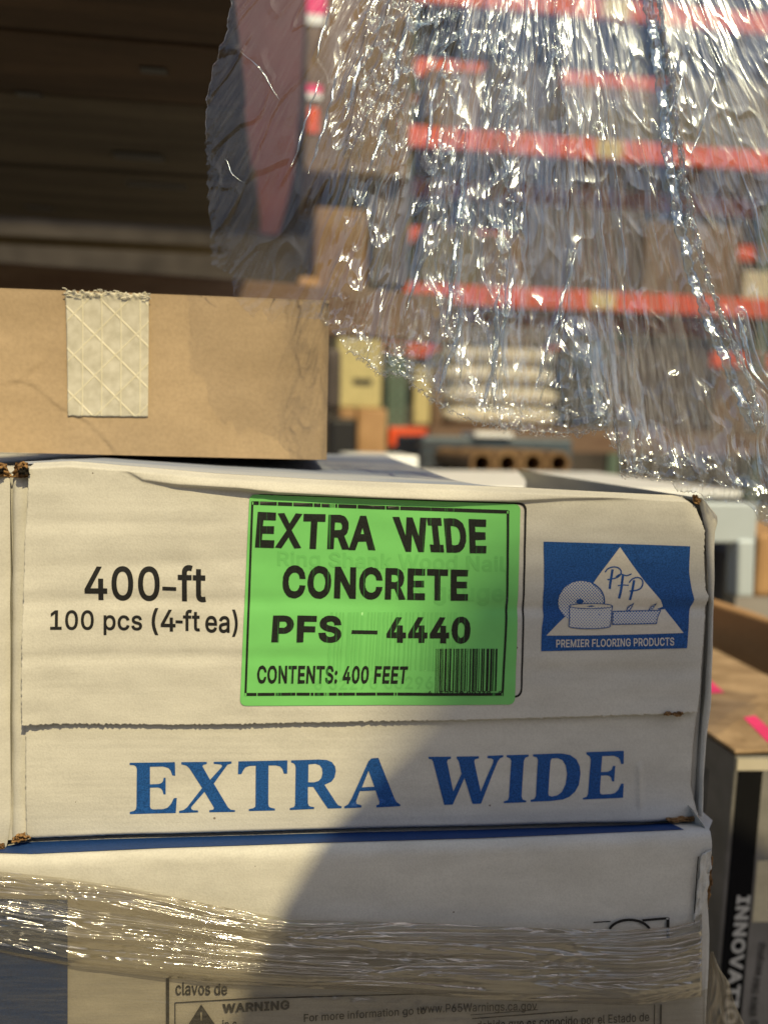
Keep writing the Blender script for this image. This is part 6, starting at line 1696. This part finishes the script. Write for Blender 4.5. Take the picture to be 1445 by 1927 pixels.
while i0 < len(rim) * 0.56:
    n = rg.randint(6, 22)
    pts = [Vector(rim[j]) + Vector((rg.uniform(-1, 1), rg.uniform(-1, 1), rg.uniform(-1, 1))) * 0.0004 for j in range(i0, i0 + n)]
    add_tube(pts, rg.uniform(0.00012, 0.00032))
    i0 += n - rg.randint(0, 3)
i1 = int(len(rim) * (-0.25 - ang[0]) / (ang[-1] - ang[0]))
for k in range(150):        # little curls
    j = rg.randint(i1, int(len(rim) * 0.535))
    c = Vector(rim[j])
    r0 = rg.uniform(0.0006, 0.0022)
    a0 = rg.uniform(0, 6.28)
    ax = Vector((rg.uniform(-1, 1), rg.uniform(-1, 1), rg.uniform(-1, 1))).normalized()
    e1 = ax.orthogonal().normalized()
    e2 = ax.cross(e1)
    turns = rg.uniform(0.6, 1.4)
    pts = [c + Vector((0, 0, -0.0006)) + (e1 * math.cos(a0 + turns * 6.28 * q / 12) + e2 * math.sin(a0 + turns * 6.28 * q / 12)) * r0 * (1 - q / 30) + ax * 0.0001 * q for q in range(13)]
    add_tube(pts, rg.uniform(0.00010, 0.0002))
me = bpy.data.meshes.new('curled_edge')
bm.to_mesh(me)
bm.free()
me.uv_layers.new(name='UVMap')
link('curled_edge', me, M_BEAD, torn, True)

# ================================================================= ADDED UNSEEN BLOCKERS BEHIND THE CAMERA THAT SHADE THE STACK
M_GALV = paint('galvanised_steel', (0.38, 0.39, 0.40), 0.4, 0.7, 0.2, 10)
M_BLOCKER = board('dark_blocker_cladding', (0.10, 0.09, 0.08), (0.15, 0.14, 0.125), 0.7, (2, 2, 2), 30, 0.2)
ow = thing('light_blocker', 'low grey block added out of view behind the camera to darken reflections', 'light blocker', (0, -7, 0))
box('wall', (-4.0, -9.0, 0.0), (4.6, -6.0, 3.3), M_BLOCKER, ow)  # unseen block added so the film reflects dark and skylight drops
box('roof', (-4.2, -9.2, 3.302), (4.8, -5.8, 3.4), M_GALV, ow)
M_DISCRED = paint('shade_disc_paint', (0.5, 0.03, 0.02), 0.4)
# unseen disc on a pole added to cast the curved shadow, 1.35 m up the sun line
mc = P(1384, 2182, Y0) + D * 1.35
rm = (P(1384 + 992, 1500, Y0) - P(1384, 1500, Y0)).length * 0.895
t = thing('shade_disc', 'round disc on a steel pole added out of view to cast the lower shadow', 'mirror', (mc.x, mc.y, 0))
bm = bmesh.new()
n = 64
rings = []
for (yy, rr) in ((0.0, 0.001), (0.0, rm), (-0.02, rm), (-0.03, rm * 0.94), (-0.055, rm * 0.6), (-0.065, 0.001)):
    rings.append([bm.verts.new((mc.x + rr * math.cos(2 * math.pi * i / n), mc.y - yy, mc.z + rr * math.sin(2 * math.pi * i / n))) for i in range(n)])
for a, b in zip(rings, rings[1:]):
    for i in range(n):
        bm.faces.new((a[i], a[(i + 1) % n], b[(i + 1) % n], b[i]))
me = bpy.data.meshes.new('shade_dish')
bm.to_mesh(me)
bm.free()
link('shade_dish', me, M_DISCRED, t, True)
tube('pole', [(mc.x, mc.y - 0.04, 0), (mc.x, mc.y - 0.04, mc.z)], 0.03, M_GALV, t)
# unseen bar on a post, added far up the sun line: its head shades the upper right of the carton
lc = P(1150, 1090, Y0) + D * 5.6
t = thing('shade_bar', 'bar on a tall post added out of view to shade the upper carton', 'lamp post', (lc.x + 0.16, lc.y, 0))
hw = 0.075
hh = 0.030
solid('shade_bar_head', [(lc.x - hw, lc.y, lc.z + hh), (lc.x - hw, lc.y, lc.z - hh), (lc.x + 0.10, lc.y, lc.z - hh * 0.9), (lc.x + 0.10, lc.y, lc.z + hh * 0.9)], (0, -0.22, 0), M_GALV, t, 0.01)
tube('post', [(lc.x + 0.16, lc.y - 0.1, 0), (lc.x + 0.16, lc.y - 0.1, lc.z - 0.3), (lc.x + 0.14, lc.y - 0.1, lc.z - 0.02), (lc.x + 0.06, lc.y - 0.1, lc.z)], 0.03, M_GALV, t)
